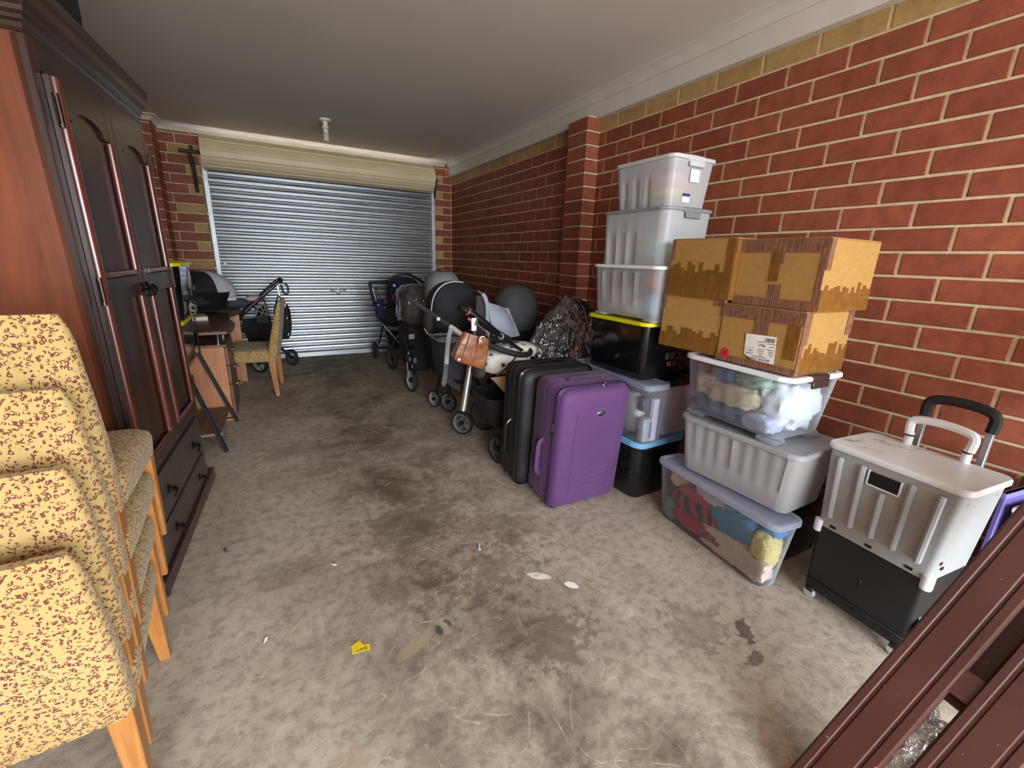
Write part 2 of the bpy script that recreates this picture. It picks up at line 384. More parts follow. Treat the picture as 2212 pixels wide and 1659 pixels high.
# --- cornice: board and cove on the right, cove at the back and over the left pier
white = mat('white_trim_paint', (214, 209, 198), .6, var=.05, vs=6, bump=.15, bs=25)
XB = 2.364
prof = [(RX+.004, 2.397), (XB+.004, 2.397), (XB, 2.401), (XB, 2.505), (XB+.004, 2.509), (XB-.003, 2.512), (XB-.006, 2.525), (XB-.014, 2.543), (XB-.03, 2.56), (XB-.05, 2.569), (XB-.056, 2.5765), (RX+.004, 2.5765)]
bm = new(); loft(bm, [[V((x, y, z)) for x, z in prof] for y in (FY-.05, 1, 3, 5, BY)]); struct('trim_1', bm, white, smooth=25)
def cove(bm, path):
    """small cove swept along wall lines (points with outward side to the left of travel)"""
    pr = [(0, -.05), (.006, -.05), (.012, -.038), (.026, -.02), (.045, -.01), (.06, -.006), (.062, .001), (0, .001)]
    rings = []
    for i, p in enumerate(path):
        p = V(p); ds = []
        if i: ds.append((p - V(path[i-1])).normalized())
        if i < len(path)-1: ds.append((V(path[i+1]) - p).normalized())
        ns = [V((d.y, -d.x, 0)) for d in ds]; n = sum(ns, V()); n = n / n.dot(ns[0]) if len(ns) > 1 else ns[0]
        rings.append([p + n*a + V((0, 0, CZ+b)) for a, b in pr])
    loft(bm, rings)
bm = new(); cove(bm, [(LX, FY, 0), (LX, 5.95, 0), (PX, 5.95, 0), (PX, BY, 0), (RX-.1, BY, 0)]); struct('trim_2', bm, white, smooth=25)
# ---------------------------------------------------------------- roller door
galv = N('galvanised_steel'); co = galv.coord(); nz = galv.noise(galv.coord(scale=(.6, 6, 40)), 3, 4)
galv.base(galv.ramp(nz, (.3, (172, 176, 180)), (.7, (204, 207, 210)))); galv.set(Metallic=1.0); galv.l(galv.ramp(nz, (.3, (.30,)*3+(1,)), (.7, (.42,)*3+(1,))), galv.b.inputs['Roughness']); galv = galv.m
creamp = mat('cream_door_paint', (222, 203, 166), .45, var=.06, vs=5)
dk = mat('dark_steel', (66, 58, 50), .6, metal=.6, var=.3)
door = bpy.data.objects.new('door_1', None); C.objects.link(door); door['kind'] = 'structure'; door.location = (0, 0, 0)
bm = new(); prof = []; P_ = .0735; z = .055
while z < 2.30:
    for u, d in ((0, 0), (.10, .011), (.28, .013), (.40, .003), (.46, .007), (.52, .003), (.58, .007), (.64, .002)):
        if z + u*P_ < 2.30: prof.append((6.245 - d, z + u*P_))
    z += P_
loft(bm, [[V((x, y, zz)) for y, zz in prof] + [V((x, y+.004, zz)) for y, zz in reversed(prof)] for x in (DX0-.01, .8, DX1+.01)]); obj('curtain', bm, galv, door, smooth=50)
bm = new(); box(bm, DX0, DX1, 6.215, 6.252, .0, .062, .004); obj('bottom_rail', bm, galv, door)
zk = mat('zinc_track', (208, 212, 214), .4, metal=.5)
for s, x in ((-1, DX0), (1, DX1)):
    bm = new(); box(bm, x-.014-(.02 if s < 0 else 0), x+.014+(.02 if s > 0 else 0), 6.20, 6.275, 0, 2.24, .003); obj('guide', bm, zk, door)
    for zz in (2.08, 1.70, 1.10, .5):
        bm = new(); box(bm, x+s*.03-.022, x+s*.03+.022, 6.255, 6.279, zz, zz+.03, .002); obj('guide_clip', bm, zk, door)
bm = new(); rings = []; nr_ = 96
for x in (-.478, 2.065):
    ring = []
    for i in range(nr_):
        a = 2*pi*i/nr_; u = (i % 8)/8; r = .168 + (0, -.001, -.003, -.001, 0, .0, -.008, -.008)[i % 8]
        ring.append(V((x, 6.10 + r*cos(a), 2.318 + r*sin(a))))
    rings.append(ring)
loft(bm, rings); obj('drum', bm, creamp, door, smooth=30)
for x0, x1, s in ((-.60, -.565, 1), (2.12, 2.15, -1)):
    bm = new(); box(bm, x0, x1, 6.12, 6.278, 2.28, 2.315, .003); box(bm, x0, x1, 6.255, 6.278, 1.93, 2.40, .003)
    tube(bm, [(x0+.017, 6.13, 2.29), (x0+.017, 6.262, 1.99)], .014, 6); box(bm, min(x0, x0-.08*s), max(x1, x1+.1*s), 6.09, 6.12, 2.30, 2.33, .002)
    obj('bracket', bm, dk, door)
bm = new(); lathe(bm, [(.02, 0), (.034, .004), (.034, .012), (.02, .018), (.012, .02)], 16, T(.80, 6.228, .848, rx=rad(90)))
tube(bm, bez([(.70, 6.225, .845), (.72, 6.21, .862), (.76, 6.215, .855), (.80, 6.205, .848), (.84, 6.215, .855), (.88, 6.21, .862), (.90, 6.225, .845)], 4), .006, 6); obj('lock_handle', bm, zk, door)
bm = new(); box(bm, DX0+.04, DX0+.075, 6.212, 6.235, 1.16, 1.19, .003); obj('latch_tab', bm, mat('white_tab', (232, 230, 226), .5), door)
# ---------------------------------------------------------------- bare lamp holder on the ceiling
lt = thing('ceiling_lamp', 'white batten lamp holder with a bare spiral bulb on the ceiling', 'lamp', (.645, 5.05, CZ))
wp_ = mat('white_plastic', (226, 220, 208), .45, var=.03)
bm = new(); lathe(bm, [(.03, 0), (.052, -.004), (.05, -.02), (.026, -.028), (.022, -.06), (.03, -.066), (.03, -.085), (.024, -.088)], 20); obj('lamp_holder', bm, wp_, lt)
bm = new(); lathe(bm, [(.016, -.088), (.024, -.092), (.026, -.115), (.018, -.128)], 16); obj('bulb_base', bm, wp_, lt)
bm = new(); tube(bm, [(.02*cos(t*.6), .02*sin(t*.6), -.128 - t*.0016) for t in range(42)], .007, 6); obj('bulb', bm, mat('bulb_glass', (236, 232, 224), .2), lt)
# ================================================================ WARDROBE
def wood(name, c0, c1, rough=.3, sc=1.0, coat=.3, rotx=0, axis='z'):
    if name in MC: return MC[name]
    a = N(name); s = {'z': (9, 9, .9), 'x': (.9, 9, 9), 'y': (9, .9, 9)}[axis]
    co = a.coord(scale=tuple(q*sc for q in s)); n1 = a.noise(co, 2.2, 6, .6, 1.2); n2 = a.noise(a.coord(), 1.6, 3)
    c = a.ramp(n1, (.3, c0), (.7, c1)); c = a.mix(.5, c, a.ramp(n2, (.3, (120,)*3), (.7, (255,)*3)), 'MULTIPLY')
    a.base(c); a.set(Roughness=rough, Coat_Weight=coat, Coat_Roughness=.2); a.bump(n1, .06, .002); MC[name] = a.m; return a.m
mah = wood('dark_mahogany', (48, 29, 23), (66, 41, 33), .36); mahs = wood('red_mahogany_side', (88, 42, 26), (146, 78, 46), .34, .45)
mahd = wood('dusty_sheen_mahogany', (74, 62, 55), (88, 76, 68), .5, 1, .1); mahr = wood('mahogany_moulding', (84, 36, 28), (110, 52, 40), .22, 1, .6); bronze = mat('dark_bronze', (52, 40, 34), .3, metal=.8)  # drawer wood: dust, with reflected sheen also put into the lighter base
WW, WD, WH = 1.0, .52, 1.874
wd = thing('wardrobe', 'tall dark mahogany two door wardrobe with moulded cornice and two bottom drawers', 'wardrobe', (-.497, 1.867, 0), rot=(rad(-.55), 0, rad(86.3)))
bm = new(); box(bm, 0, .03, .012, WD, .07, WH, .002); obj('side_panel', bm, mahs, wd)['label'] = 'glossy red brown end panel'
bm = new(); box(bm, WW-.03, WW, .012, WD, .07, WH, .002); obj('side_panel', bm, mahs, wd)
bm = new(); box(bm, .03, WW-.03, WD-.02, WD, .07, WH); box(bm, .03, WW-.03, .03, WD-.02, WH-.03, WH); box(bm, .03, WW-.03, .03, WD-.02, .43, .455); obj('carcass', bm, mah, wd, smooth=0)
bm = new(); box(bm, .0, .045, -.004, .03, .07, WH, .003); box(bm, WW-.045, WW, -.004, .03, .07, WH, .003); box(bm, .045, WW-.045, -.004, .03, WH-.075, WH, .003); box(bm, .045, WW-.045, -.004, .03, .432, .462, .003); box(bm, .045, WW-.045, -.002, .03, .222, .238, .003); obj('face_frame', bm, mah, wd)
# cornice: stepped profile along the front and both ends
cp = [(0, 0), (.006, .008), (.006, .02), (.014, .026), (.014, .036), (.022, .044), (.024, .056), (.034, .066), (.040, .084), (.042, .098), (.050, .108), (.050, .140), (0, .140)]
bm = new(); rings = []
for (x, y), (nx, ny) in (((0, WD), (-1, 0)), ((0, 0), (-1, -1)), ((WW-.03, 0), (.6, -1)), ((WW-.03, WD), (.6, 0))):
    rings.append([V((x + nx*a*.9, y + ny*a*.9, WH + b)) for a, b in cp])
loft(bm, rings); box(bm, 0, WW-.03, 0, WD, WH+.11, WH+.138); obj('cornice', bm, mah, wd, smooth=30)
bm = new()
for x0, x1, y0, y1 in ((-.025, WW+.025, -.035, 0), (-.025, 0, 0, WD), (WW, WW+.025, 0, WD)): box(bm, x0, x1, y0, y1, .02, .085, .004)
box(bm, 0, WW, 0, WD, .02, .07); obj('plinth', bm, mah, wd)
for x in (.02, WW-.02):
    bm = new(); lathe(bm, [(.02, 0), (.03, .006), (.026, .022)], 12, T(x, .0, 0)); obj('foot', bm, mahr, wd)
def door_leaf(x0, x1, side):
    d = new(); z0, z1 = .465, WH-.08; st = .062
    A = (x0+st, x1-st)
    for a, b in ((x0, A[0]), (A[1], x1)): box(d, a, b, -.022, -.002, z0, z1, .003)
    for a, b in ((z0, z0+.06), (1.135, 1.215)): box(d, A[0], A[1], -.021, -.003, a, b, .002)
    n = 24; pts = [(A[0], z1), (A[0], z1-.05)]
    for i in range(n+1):
        u = i/n; k = abs(u-.5)*2; h = .035 + .028*(1-k*k) if k < .72 else .098 - .05*min(1, (1-k)/.12)
        pts.append((A[0]+(A[1]-A[0])*u, z1-.06-.045*((k)**2) - (.014 if .68 < k < .84 else 0)))
    pts += [(A[1], z1)]
    prism(d, [(x, -z) for x, z in pts], .003, .021, Matrix(((1, 0, 0, 0), (0, 0, -1, 0), (0, -1, 0, 0), (0, 0, 0, 1))))
    leaf = obj('door', d, mah, wd, smooth=30)
    for a, b in ((z0+.06, 1.135), (1.215, z1-.05)):
        bm = new(); box(bm, A[0]-.004, A[1]+.004, -.010, -.004, a-.004, b+.004); obj('panel', bm, mah, leaf, smooth=0)
        # raised half round mouldings at the sides and the foot of each panel
        bm = new(); zt = b if b < 1.2 else b-.06
        for xx in ((A[0]+.006, A[1]-.006) if side > 0 and b < 1.2 else (A[1]-.006,)): tube(bm, [(xx, -.022, a+.01), (xx, -.022, zt)], .013, 10)
        tube(bm, [(A[0]+.006, -.022, a+.012), (A[1]-.006, -.022, a+.012)], .011, 10); obj('moulding', bm, mahr, leaf, smooth=50)
    if side < 0:
        bm = new(); tube(bm, [(x0+.020, -.022, z0+.005), (x0+.020, -.022, z1-.004)], .014, 10); obj('moulding', bm, mahr, leaf, smooth=50)
    for zz in (.62, 1.178, 1.70):
        hx = x0 if side < 0 else x1
        bm = new(); tube(bm, [(hx, -.024, zz-.045), (hx, -.024, zz+.045)], .008, 8); box(bm, hx-.016, hx+.016, -.026, -.02, zz-.035, zz+.035, .001); obj('hinge', bm, bronze, leaf)
    hx = (x1-.03) if side < 0 else (x0+.03)
    pull(leaf, hx, -.022, 1.165)
    return leaf
def pull(par, x, y, z, name='handle'):
    bm = new(); lathe(bm, [(.0, 0), (.02, .001), (.02, .004), (.008, .008), (.008, .018), (.013, .022), (.0, .03)], 14, T(x, y, z, rx=rad(90)))
    tube(bm, [(x + .019*cos(t), y-.02 - .006*(1+sin(t)), z-.02 + .019*sin(t)) for t in [2*pi*i/16 for i in range(16)]], .0035, 6, closed=True); obj(name, bm, bronze, par)
door_leaf(.046, .4985, -1); door_leaf(.5015, WW-.046, 1)
for z0, z1 in ((.24, .43), (.082, .22)):
    d = new(); box(d, .047, WW-.047, -.016, .002, z0, z1, .004); dr = obj('drawer', d, mahd, wd)
    for x in (.28, .76): pull(dr, x, -.016, (z0+z1)/2)
bk = mat('black_fabric', (22, 22, 24), .85, var=.25, vs=30, bump=.2, bs=120)
bg_ = thing('storage_bag', 'black soft storage bag lying on top of the wardrobe', 'bag', (-.715, 2.43, 2.016))
bm = new(); blob(bm, (0, 0, .17), (.19, .36, .18), 3, .10, 1.6, 20, 12, .7, floor=.002); obj('bag_body', bm, bk, bg_)
bm = new(); tube(bm, bez([(.05, -.2, .32), (.07, -.1, .40), (.07, .1, .41), (.05, .2, .32)]), .012, 6); obj('strap', bm, bk, bg_)
# ================================================================ CHAIRS
def leopard():
    a = N('leopard_fabric'); co = a.coord(); wp = a.n('Mix', data_type='RGBA', I0=.007); nz = a.n('TexNoise', i_Scale=90, i_Detail=1); a.l(co, nz.inputs[0]); a.l(co, wp.inputs[6]); a.l(nz.outputs['Color'], wp.inputs[7])
    v = a.n('TexVoronoi', i_Scale=118); a.l(wp.outputs[2], v.inputs['Vector']); d = v.outputs['Distance']
    ring = a.math('MULTIPLY', a.ramp(d, (.20, BW[0]), (.25, BW[1])), a.ramp(d, (.46, BW[1]), (.51, BW[0])))
    gap = a.ramp(a.noise(co, 150, 0), (.41, BW[0]), (.46, BW[1])); k = a.math('MULTIPLY', ring, gap)
    dot = a.math('MULTIPLY', a.ramp(d, (.11, BW[1]), (.15, BW[0])), a.ramp(a.noise(co, 30, 1), (.52, BW[0]), (.56, BW[1]))); k = a.math('MAXIMUM', k, dot)
    n2 = a.noise(co, 5, 3); y = a.ramp(n2, (.3, (172, 145, 90)), (.7, (188, 162, 108)))
    a.base(a.mix(a.math('MULTIPLY', k, .92), y, (92, 36, 40))); a.set(Roughness=.95, Sheen_Weight=.15, Specular_IOR_Level=.15)
    a.bump(a.noise(co, 420, 2), .25, .002); return a.m
leo = leopard(); beech = wood('beech_leg', (176, 112, 54), (204, 142, 78), .42, 2.0, .1)
def quad_leg(bm, a, b, wa, wb):
    """tapered square leg from top centre a to foot centre b, half sizes (x, y)"""
    rings = []
    for p, w_ in ((a, wa), (b, wb)): rings.append([V((p[0]+sx*w_[0], p[1]+sy*w_[1], p[2])) for sx, sy in ((-1, -1), (1, -1), (1, 1), (-1, 1))])
    loft(bm, rings)
    bmesh.ops.bevel(bm, geom=[e for e in bm.edges], offset=.003, segments=1, affect='EDGES')
def make_chair(label, group=None):
    t = thing('dining_chair', label, 'chair', group=group); W = .45
    # seat: soft cushion block
    bm = new(); rings = []
    for z, gx, gy, r in ((.300, -.004, -.004, .03), (.308, 0, 0, .035), (.360, .004, .006, .04), (.382, .0, .0, .05), (.394, -.014, -.014, .06), (.400, -.04, -.04, .07), (.404, -.11, -.12, .06)):
        rings.append(rr(W+2*gx, .46+2*gy, r, z, 0, .285, 5))
    loft(bm, rings); obj('seat', bm, leo, t, smooth=60)
    # backrest: from below the seat to the top, swelling at the bottom, rounded shoulders
    bm = new(); rings = []
    for i in range(17):
        u = i/16; z = .300 + (.786-.300)*u
        th = .040*(1-u) + .040 + .010*sin(pi*min(1, u*1.2)); yc = .038 - .105*u - .008*u*u; ww = W + .010*sin(pi*u)
        e = 0 if i < 15 else (.003, .012)[i-15]; e2 = 0 if i else .004
        rings.append(rr(ww-2*e-2*e2, max(.02, th-1.6*e-2*e2), .026, z - (0, .0, .0)[max(0, i-14)], 0, yc, 5))
    loft(bm, rings); obj('backrest', bm, leo, t, smooth=60)
    for s in (-1, 1):
        bm = new(); quad_leg(bm, (s*.196, .038, .312), (s*.202, .018, 0), (.024, .032), (.017, .018)); obj('leg', bm, beech, t, smooth=0)
        bm = new(); quad_leg(bm, (s*.194, .478, .315), (s*.200, .508, 0), (.026, .028), (.015, .015)); obj('leg', bm, beech, t, smooth=0)
    return t
def rearfoot(t, x, y, z, rz, tilt):
    """put the chair so that its right rear foot stands at x, y, z"""
    R = Matrix.Rotation(rz, 3, 'Z') @ Matrix.Rotation(-tilt, 3, 'X'); t.rotation_euler = (-tilt, 0, rz); t.location = V((x, y, z)) - R @ V((.218, 0, 0))
G = 'upholstered dining chairs in the stack'
c1 = make_chair('leopard print dining chair at the bottom of the stack, its feet on the floor', G)
rearfoot(c1, -.374, 1.045, 0, .085, 0)
for i, (y, z, tl, lb) in enumerate(((1.108, .132, 1.5, 'second lowest leopard print dining chair in the stack by the wardrobe'), (1.168, .264, 3.0, 'leopard print dining chair second from the top of the stack'),
                                    (1.226, .398, 4.5, 'topmost leopard print dining chair of the stack, its seat open to view'))):
    c = dup(c1, (0, 0, 0), (0, 0, 0), lb); rearfoot(c, -.376, y, z, .075 - .012*i, rad(tl))
tg = tag(obj('fabric_tag', (lambda b: (box(b, -.03, .03, -.001, .001, -.006, .006, .0005), b)[1])(new()), mat('tag_white', (232, 226, 216), .7), None, (-.475, 1.012, .50), (0, .35, .1)), 'small white cloth tag on the back of the lowest stacked chair', 'tag')
cdk = dup(c1, (.016, 4.762, 0), (0, 0, rad(84)), 'leopard print dining chair standing alone in front of the desk'); cdk.scale = (1.14, 1.0, 1.13)
del cdk['group']
# ================================================================ DESK
lamd = wood('desk_top_laminate', (92, 56, 42), (118, 76, 58), .4, 1.2, .05, axis='y'); laml = wood('desk_side_laminate', (176, 112, 72), (198, 134, 92), .45, 1.2, .05); lamf = wood('drawer_front_laminate', (104, 70, 50), (128, 90, 66), .4, 1.2, .05)
chrome = mat('chrome', (205, 206, 210), .18, metal=1, var=.03)
dk_ = thing('desk', 'brown laminate desk with raised top on chrome posts and three drawers', 'desk', (-.6, 4.8, 0))
def D(x, y): return (x+.6, y-4.8)
bm = new(); pts = bez([D(*p)+(0,) for p in [(-.349, 4.72), (-.354, 4.95), (-.33, 5.08), (-.27, 5.30)]], 5)
poly = [D(-1.04, 4.26), D(-.64, 4.20), D(-.50, 3.94), D(-.318, 3.95), D(-.29, 4.05), D(-.288, 4.42)] + [(p.x, p.y) for p in pts] + [D(-.27, 5.42), D(-.36, 5.70), D(-1.04, 5.72)]
prism(bm, poly, .700, .724); bmesh.ops.bevel(bm, geom=[e for e in bm.edges], offset=.003, segments=1, affect='EDGES'); obj('desk_top', bm, lamd, dk_, smooth=20)
bm = new(); x0, y0 = D(-1.03, 3.955); box(bm, x0, D(-.355, 0)[0], y0, y0+.02, .02, .60); box(bm, x0, D(-.355, 0)[0], D(0, 4.45)[1], D(0, 4.47)[1], .02, .60); box(bm, x0, D(-.355, 0)[0], y0, D(0, 4.47)[1], 0, .03); box(bm, x0, x0+.02, y0, D(0, 4.47)[1], .02, .6); obj('pedestal', bm, laml, dk_, smooth=0)
bm = new(); box(bm, x0, D(-.335, 0)[0], y0-.005, D(0, 4.475)[1], .60, .622, .002); obj('shelf', bm, lamf, dk_)
for z0, z1 in ((.455, .594), (.305, .449), (.035, .299)):
    bm = new(); box(bm, D(-.353, 0)[0], D(-.332, 0)[0], y0+.004, D(0, 4.468)[1], z0, z1, .002); dr = obj('drawer', bm, lamf, dk_)
    zz = z1-.07; xx = D(-.332, 0)[0]; yy = D(0, 4.30)[1]
    bm = new(); tube(bm, bez([(xx, yy-.045, zz), (xx+.026, yy-.036, zz), (xx+.03, yy, zz+.004), (xx+.026, yy+.036, zz), (xx, yy+.045, zz)], 4), .007, 8); obj('handle', bm, chrome, dr)
for x, y in ((-.39, 4.0), (-.59, 4.10), (-.39, 4.42)):
    bm = new(); a, b = D(x, y); lathe(bm, [(.022, .622), (.022, .626), (.016, .63), (.016, .694), (.02, .70)], 16, T(a, b, 0)); obj('post', bm, chrome, dk_)
for y, x1 in ((5.10, -.345), (5.20, -.295)):
    bm = new(); a, b = D(-1.03, y); box(bm, a, D(x1, 0)[0], b, b+.022, 0, .70, .001); obj('leg', bm, laml, dk_)
# things on the desk: hooded baby capsule, book, grey cushion
silv = mat('silver_grey_fabric', (184, 186, 190), .7, var=.1, vs=14, bump=.15); gry = mat('mid_grey_fabric', (66, 68, 72), .85, var=.15, vs=20, bump=.15)
blk = mat('black_plastic', (24, 24, 26), .4, var=.1); blkg = mat('gloss_black_plastic', (20, 20, 22), .18, var=.1, coat=.4); rub = mat('black_rubber', (30, 29, 29), .75, var=.15)
def canopy(bm, c, R, W, a0, a1, fwd, n=10, m=14, sq=.72, thick=.006):
    """pram hood: cloth stretched over bows that swing about a sideways pivot; fwd = horizontal unit vector the hood opens to"""
    c = V(c); f = V(fwd).normalized(); s = V((f.y, -f.x, 0)); out = []
    for i in range(n+1):
        a = a0 + (a1-a0)*i/n; d = cos(a)*f + sin(a)*V((0, 0, 1)); r = []
        for j in range(m+1):
            u = pi*j/m; k = R*(1 + .02*sin(i*pi*.5)**2)
            r.append(c + s*W*math.copysign(abs(cos(u))**sq, cos(u)) + d*k*abs(sin(u))**sq)
        out.append(r)
    ins = [[c + (p-c)*(1-thick/R) for p in r] for r in out]
    R1 = [[bm.verts.new(p) for p in r] for r in out]; R2 = [[bm.verts.new(p) for p in r] for r in ins]; k = m+1
    for A, fl in ((R1, 0), (R2, 1)):
        for x, y in zip(A, A[1:]):
            for j in range(m): bm.faces.new((x[j], x[j+1], y[j+1], y[j]) if not fl else (x[j], y[j], y[j+1], x[j+1]))
    for x, y in ((R1[0], R2[0]), (R1[-1], R2[-1])):
        for j in range(m): bm.faces.new((x[j], y[j], y[j+1], x[j+1]))
    return out
cap = thing('baby_capsule', 'black hooded baby capsule with silver grey canopy edge standing on the desk', 'baby seat', (-.53, 5.17, .724), rz=0)
bm = new(); rings = [rr(.40-.10*k, .62-.16*k, .12, .05+.17*(1-k)*1.0, .0, 0, 6) for k in (1, .6, .3, 0)] + [rr(.36, .58, .11, .215, 0, 0, 6), rr(.28, .48, .10, .10, 0, 0, 6)]
loft(bm, rings, True, True); obj('shell', bm, blk, cap, smooth=60)
fw = (.80, .60, 0)
bm = new(); canopy(bm, (-.02, -.04, .13), .27, .22, rad(92), rad(190), fw); obj('hood', bm, bk, cap, smooth=60)
bm = new(); canopy(bm, (-.02, -.04, .13), .275, .225, rad(14), rad(93), fw); obj('canopy_edge', bm, silv, cap, smooth=60)
bm = new(); tube(bm, bez([(-.21, .10, .18), (-.2, .2, .22), (-.1, .30, .24), (.1, .30, .24), (.2, .2, .22), (.21, .10, .18)]), .013, 8); obj('carry_handle', bm, blk, cap)
bm = new(); box(bm, -.01, .07, -.262, -.258, .08, .105, .001, T(.05, -.02, .06, rz=.55)); obj('emblem_strip', bm, mat('pale_badge', (196, 198, 200), .4), cap)
bm = new(); blob(bm, (0, 0, .09), (.15, .22, .07), 4, .1, 2, M=None); obj('padding', bm, gry, cap, smooth=60)
bkk = thing('book', 'white book lying flat at the front of the desk beside the capsule', 'book', (-.60, 4.72, .724), rz=.2)
bm = new(); box(bm, -.085, .085, -.12, .12, 0, .004, .001); box(bm, -.085, .085, -.12, .12, .030, .034, .001); obj('cover', bm, mat('book_cover', (214, 206, 170), .6), bkk)
bm = new(); box(bm, -.081, .081, -.117, .117, .004, .030); obj('pages', bm, mat('paper', (236, 232, 224), .8), bkk, smooth=0)
ft = thing('footmuff', 'dark grey padded footmuff lying on the far end of the desk', 'footmuff', (-.33, 5.60, .724), rz=.3)
bm = new(); blob(bm, (0, 0, .055), (.12, .07, .05), 8, .08, 1.5, floor=.001); obj('padding', bm, gry, ft, smooth=60)
bm = new(); tube(bm, bez([(-.1, -.07, .10), (0, -.09, .118), (.1, -.06, .10)]), .006, 6); obj('piping', bm, silv, ft)
# ================================================================ LADDER SHELF WITH BLACK TUBS
plank = wood('weathered_plank', (120, 96, 74), (150, 124, 98), .7, 1.5, 0, axis='y'); blm = mat('black_steel', (26, 27, 29), .45, metal=.4)
ls = thing('ladder_shelf', 'black steel leaning shelf with sloping legs and wooden planks beside the wardrobe', 'shelf', (-.72, 3.62, 0))
for y, xb in ((-.315, .352), (.30, .386)):
    bm = new(); M_ = frame_to((xb, y, 0), (.205, y, .575)); box(bm, -.011, .011, -.018, .018, 0, .60, .002, M_); obj('leg', bm, blm, ls)
    bm = new(); tube(bm, [(-.29, y, 0), (-.29, y, .59)], .010, 8); obj('post', bm, blm, ls)
bm = new(); tube(bm, [(.216, .305, .575), (.216, .305, .84)], .005, 6); obj('rod', bm, blm, ls)
bm = new(); box(bm, -.31, .20, -.30, .29, .553, .575, .003); obj('plank', bm, laml, ls)
bm = new(); box(bm, -.25, .345, -.30, .285, .115, .135, .003); obj('plank', bm, plank, ls)
# ================================================================ STORAGE TUBS
def tub_ring(w, l, r, z, ribs, n=4, ny=28, rib_on=True):
    """rounded rectangle whose long (x) sides carry moulded vertical ribs"""
    r = min(r, w/2-1e-3); P = []
    def side(sx, ys):
        for y in ys:
            d = 0
            if rib_on:
                for yc, hw, lo, hi, dep in ribs:
                    k = max(0, min(1, (hw-abs(y-yc))/.006+.5)); kz = max(0, min(1, min((z-lo)/.012, (hi-z)/.012)))
                    d += dep*k*kz
            P.append(V((sx*(w/2+d), y, z)))
    L2 = l/2-r; ys = [-L2 + 2*L2*i/ny for i in range(ny+1)]
    for sx, sy, a0 in ((1, -1, -pi/2), (1, 1, 0), (-1, 1, pi/2), (-1, -1, pi)):
        for i in range(n): 
            a = a0 + pi/2*(i/n); P.append(V((sx*(w/2-r)+r*cos(a), sy*L2 + r*sin(a), z)))
        if sx == 1 and sy == -1: side(1, ys)
        if sx == -1 and sy == 1: side(-1, ys[::-1])
    return P
def tub(name, label, cat, pos, w, l, h, rot, e, body, lidm, group=None, ribs=(), feet=0, lid_t=.022, lip=.012, r=.04, clip=None, lid=True, inner=True):
    """tapered tub with rim and lid; pos = centre of its foot, h = overall height"""
    t = thing(name, label, cat, pos, rot, group); hb = h - lid_t*.55 if lid else h; z0 = feet
    bm = new(); zs = [z0, z0+.004, z0+.012]
    zs += sorted({q for _, _, lo, hi, _ in ribs for q in (lo, lo+.012, hi-.012, hi)}) + [hb-.03, hb-.001]
    zs = [z for z in zs if z <= hb]; rings = []
    f = lambda z: (w + 2*(e-lip)*(z-z0)/(hb-z0), l + 2*(e-lip)*(z-z0)/(hb-z0))
    for i, z in enumerate(sorted(set(zs))):
        a, b = f(z); k = (.012, .004, 0)[i] if i < 3 else 0
        rings.append(tub_ring(a-2*k, b-2*k, r-k*.5, z, ribs))
    a, b = f(hb)
    rings += [tub_ring(a+2*lip*.6, b+2*lip*.6, r+lip*.5, hb, (), rib_on=False), tub_ring(a+2*lip*.6, b+2*lip*.6, r+lip*.5, hb-.012, (), rib_on=False)] if not lid else []
    if lid: loft(bm, rings, True, False)
    else: loft(bm, rings, True, False)
    if feet:
        for sx in (-1, 1):
            for sy in (-1, 1): box(bm, sx*(w/2-.035)-.035, sx*(w/2-.035)+.035, sy*(l/2-.045)-.045, sy*(l/2-.045)+.045, 0, feet+.003, .006)
    obj('tub_body', bm, body, t, smooth=50)
    if lid:
        W, L_ = w+2*e, l+2*e; bm = new(); zt = h; zb = h-lid_t
        loft(bm, [tub_ring(W-.006, L_-.006, r+lip, zb, (), rib_on=False), tub_ring(W, L_, r+lip, zb+.002, (), rib_on=False), tub_ring(W-.001, L_-.001, r+lip, zt-.004, (), rib_on=False),
                  tub_ring(W-.010, L_-.010, r+lip-.004, zt, (), rib_on=False), tub_ring(W-.040, L_-.040, r, zt, (), rib_on=False), tub_ring(W-.048, L_-.048, r, zt-.006, (), rib_on=False)])
        obj('tub_lid', bm, lidm, t, smooth=40)
    if clip:
        for sy in (-1, 1):
            bm = new(); y = sy*(l/2+e); box(bm, -.06, .06, min(y, y-sy*.03), max(y, y-sy*.03)+0, h-.03, h+.003, .006); box(bm, -.055, .055, min(y+sy*.004, y-sy*.008), max(y+sy*.004, y-sy*.008), h-.05, h-.02, .004)
            obj('clip', bm, clip, t)
    return t
def ribset(n, y0, y1, hw, lo, hi, d): return [(y0 + (y1-y0)*i/(n-1), hw, lo, hi, d) for i in range(n)]
clearp = plastic('clear_plastic', (228, 230, 234), .86, .12); cloud = plastic('cloudy_plastic', (240, 242, 246), .48, .3); milky = plastic('milky_plastic', (214, 214, 214), .16, .35); milkw = plastic('milky_white_plastic', (240, 242, 246), .30, .3)
clid = plastic('clear_lid', (212, 218, 234), .52, .2); wlid = mat('white_plastic_lid', (232, 234, 238), .35, var=.02); glid = mat('grey_plastic_lid', (150, 152, 154), .4, var=.06, vs=5); gld = mat('mid_grey_lid', (134, 136, 138), .45, var=.04)
yell = mat('yellow_lid', (216, 208, 20), .35, var=.04); blul = mat('blue_lid', (110, 166, 206), .35, var=.05); pale = mat('pale_grey_lid', (196, 197, 198), .4, var=.03)
brn = mat('brown_clip', (58, 40, 36), .4); gc = mat('grey_clip', (128, 130, 132), .45)
blkp = N('shiny_black_tub'); blkp.base((16, 16, 18)); blkp.set(Roughness=.14, Coat_Weight=.3); cpo = blkp.coord(); blkp.bump(blkp.noise(cpo, 5, 2), .25, .02); blkp = blkp.m
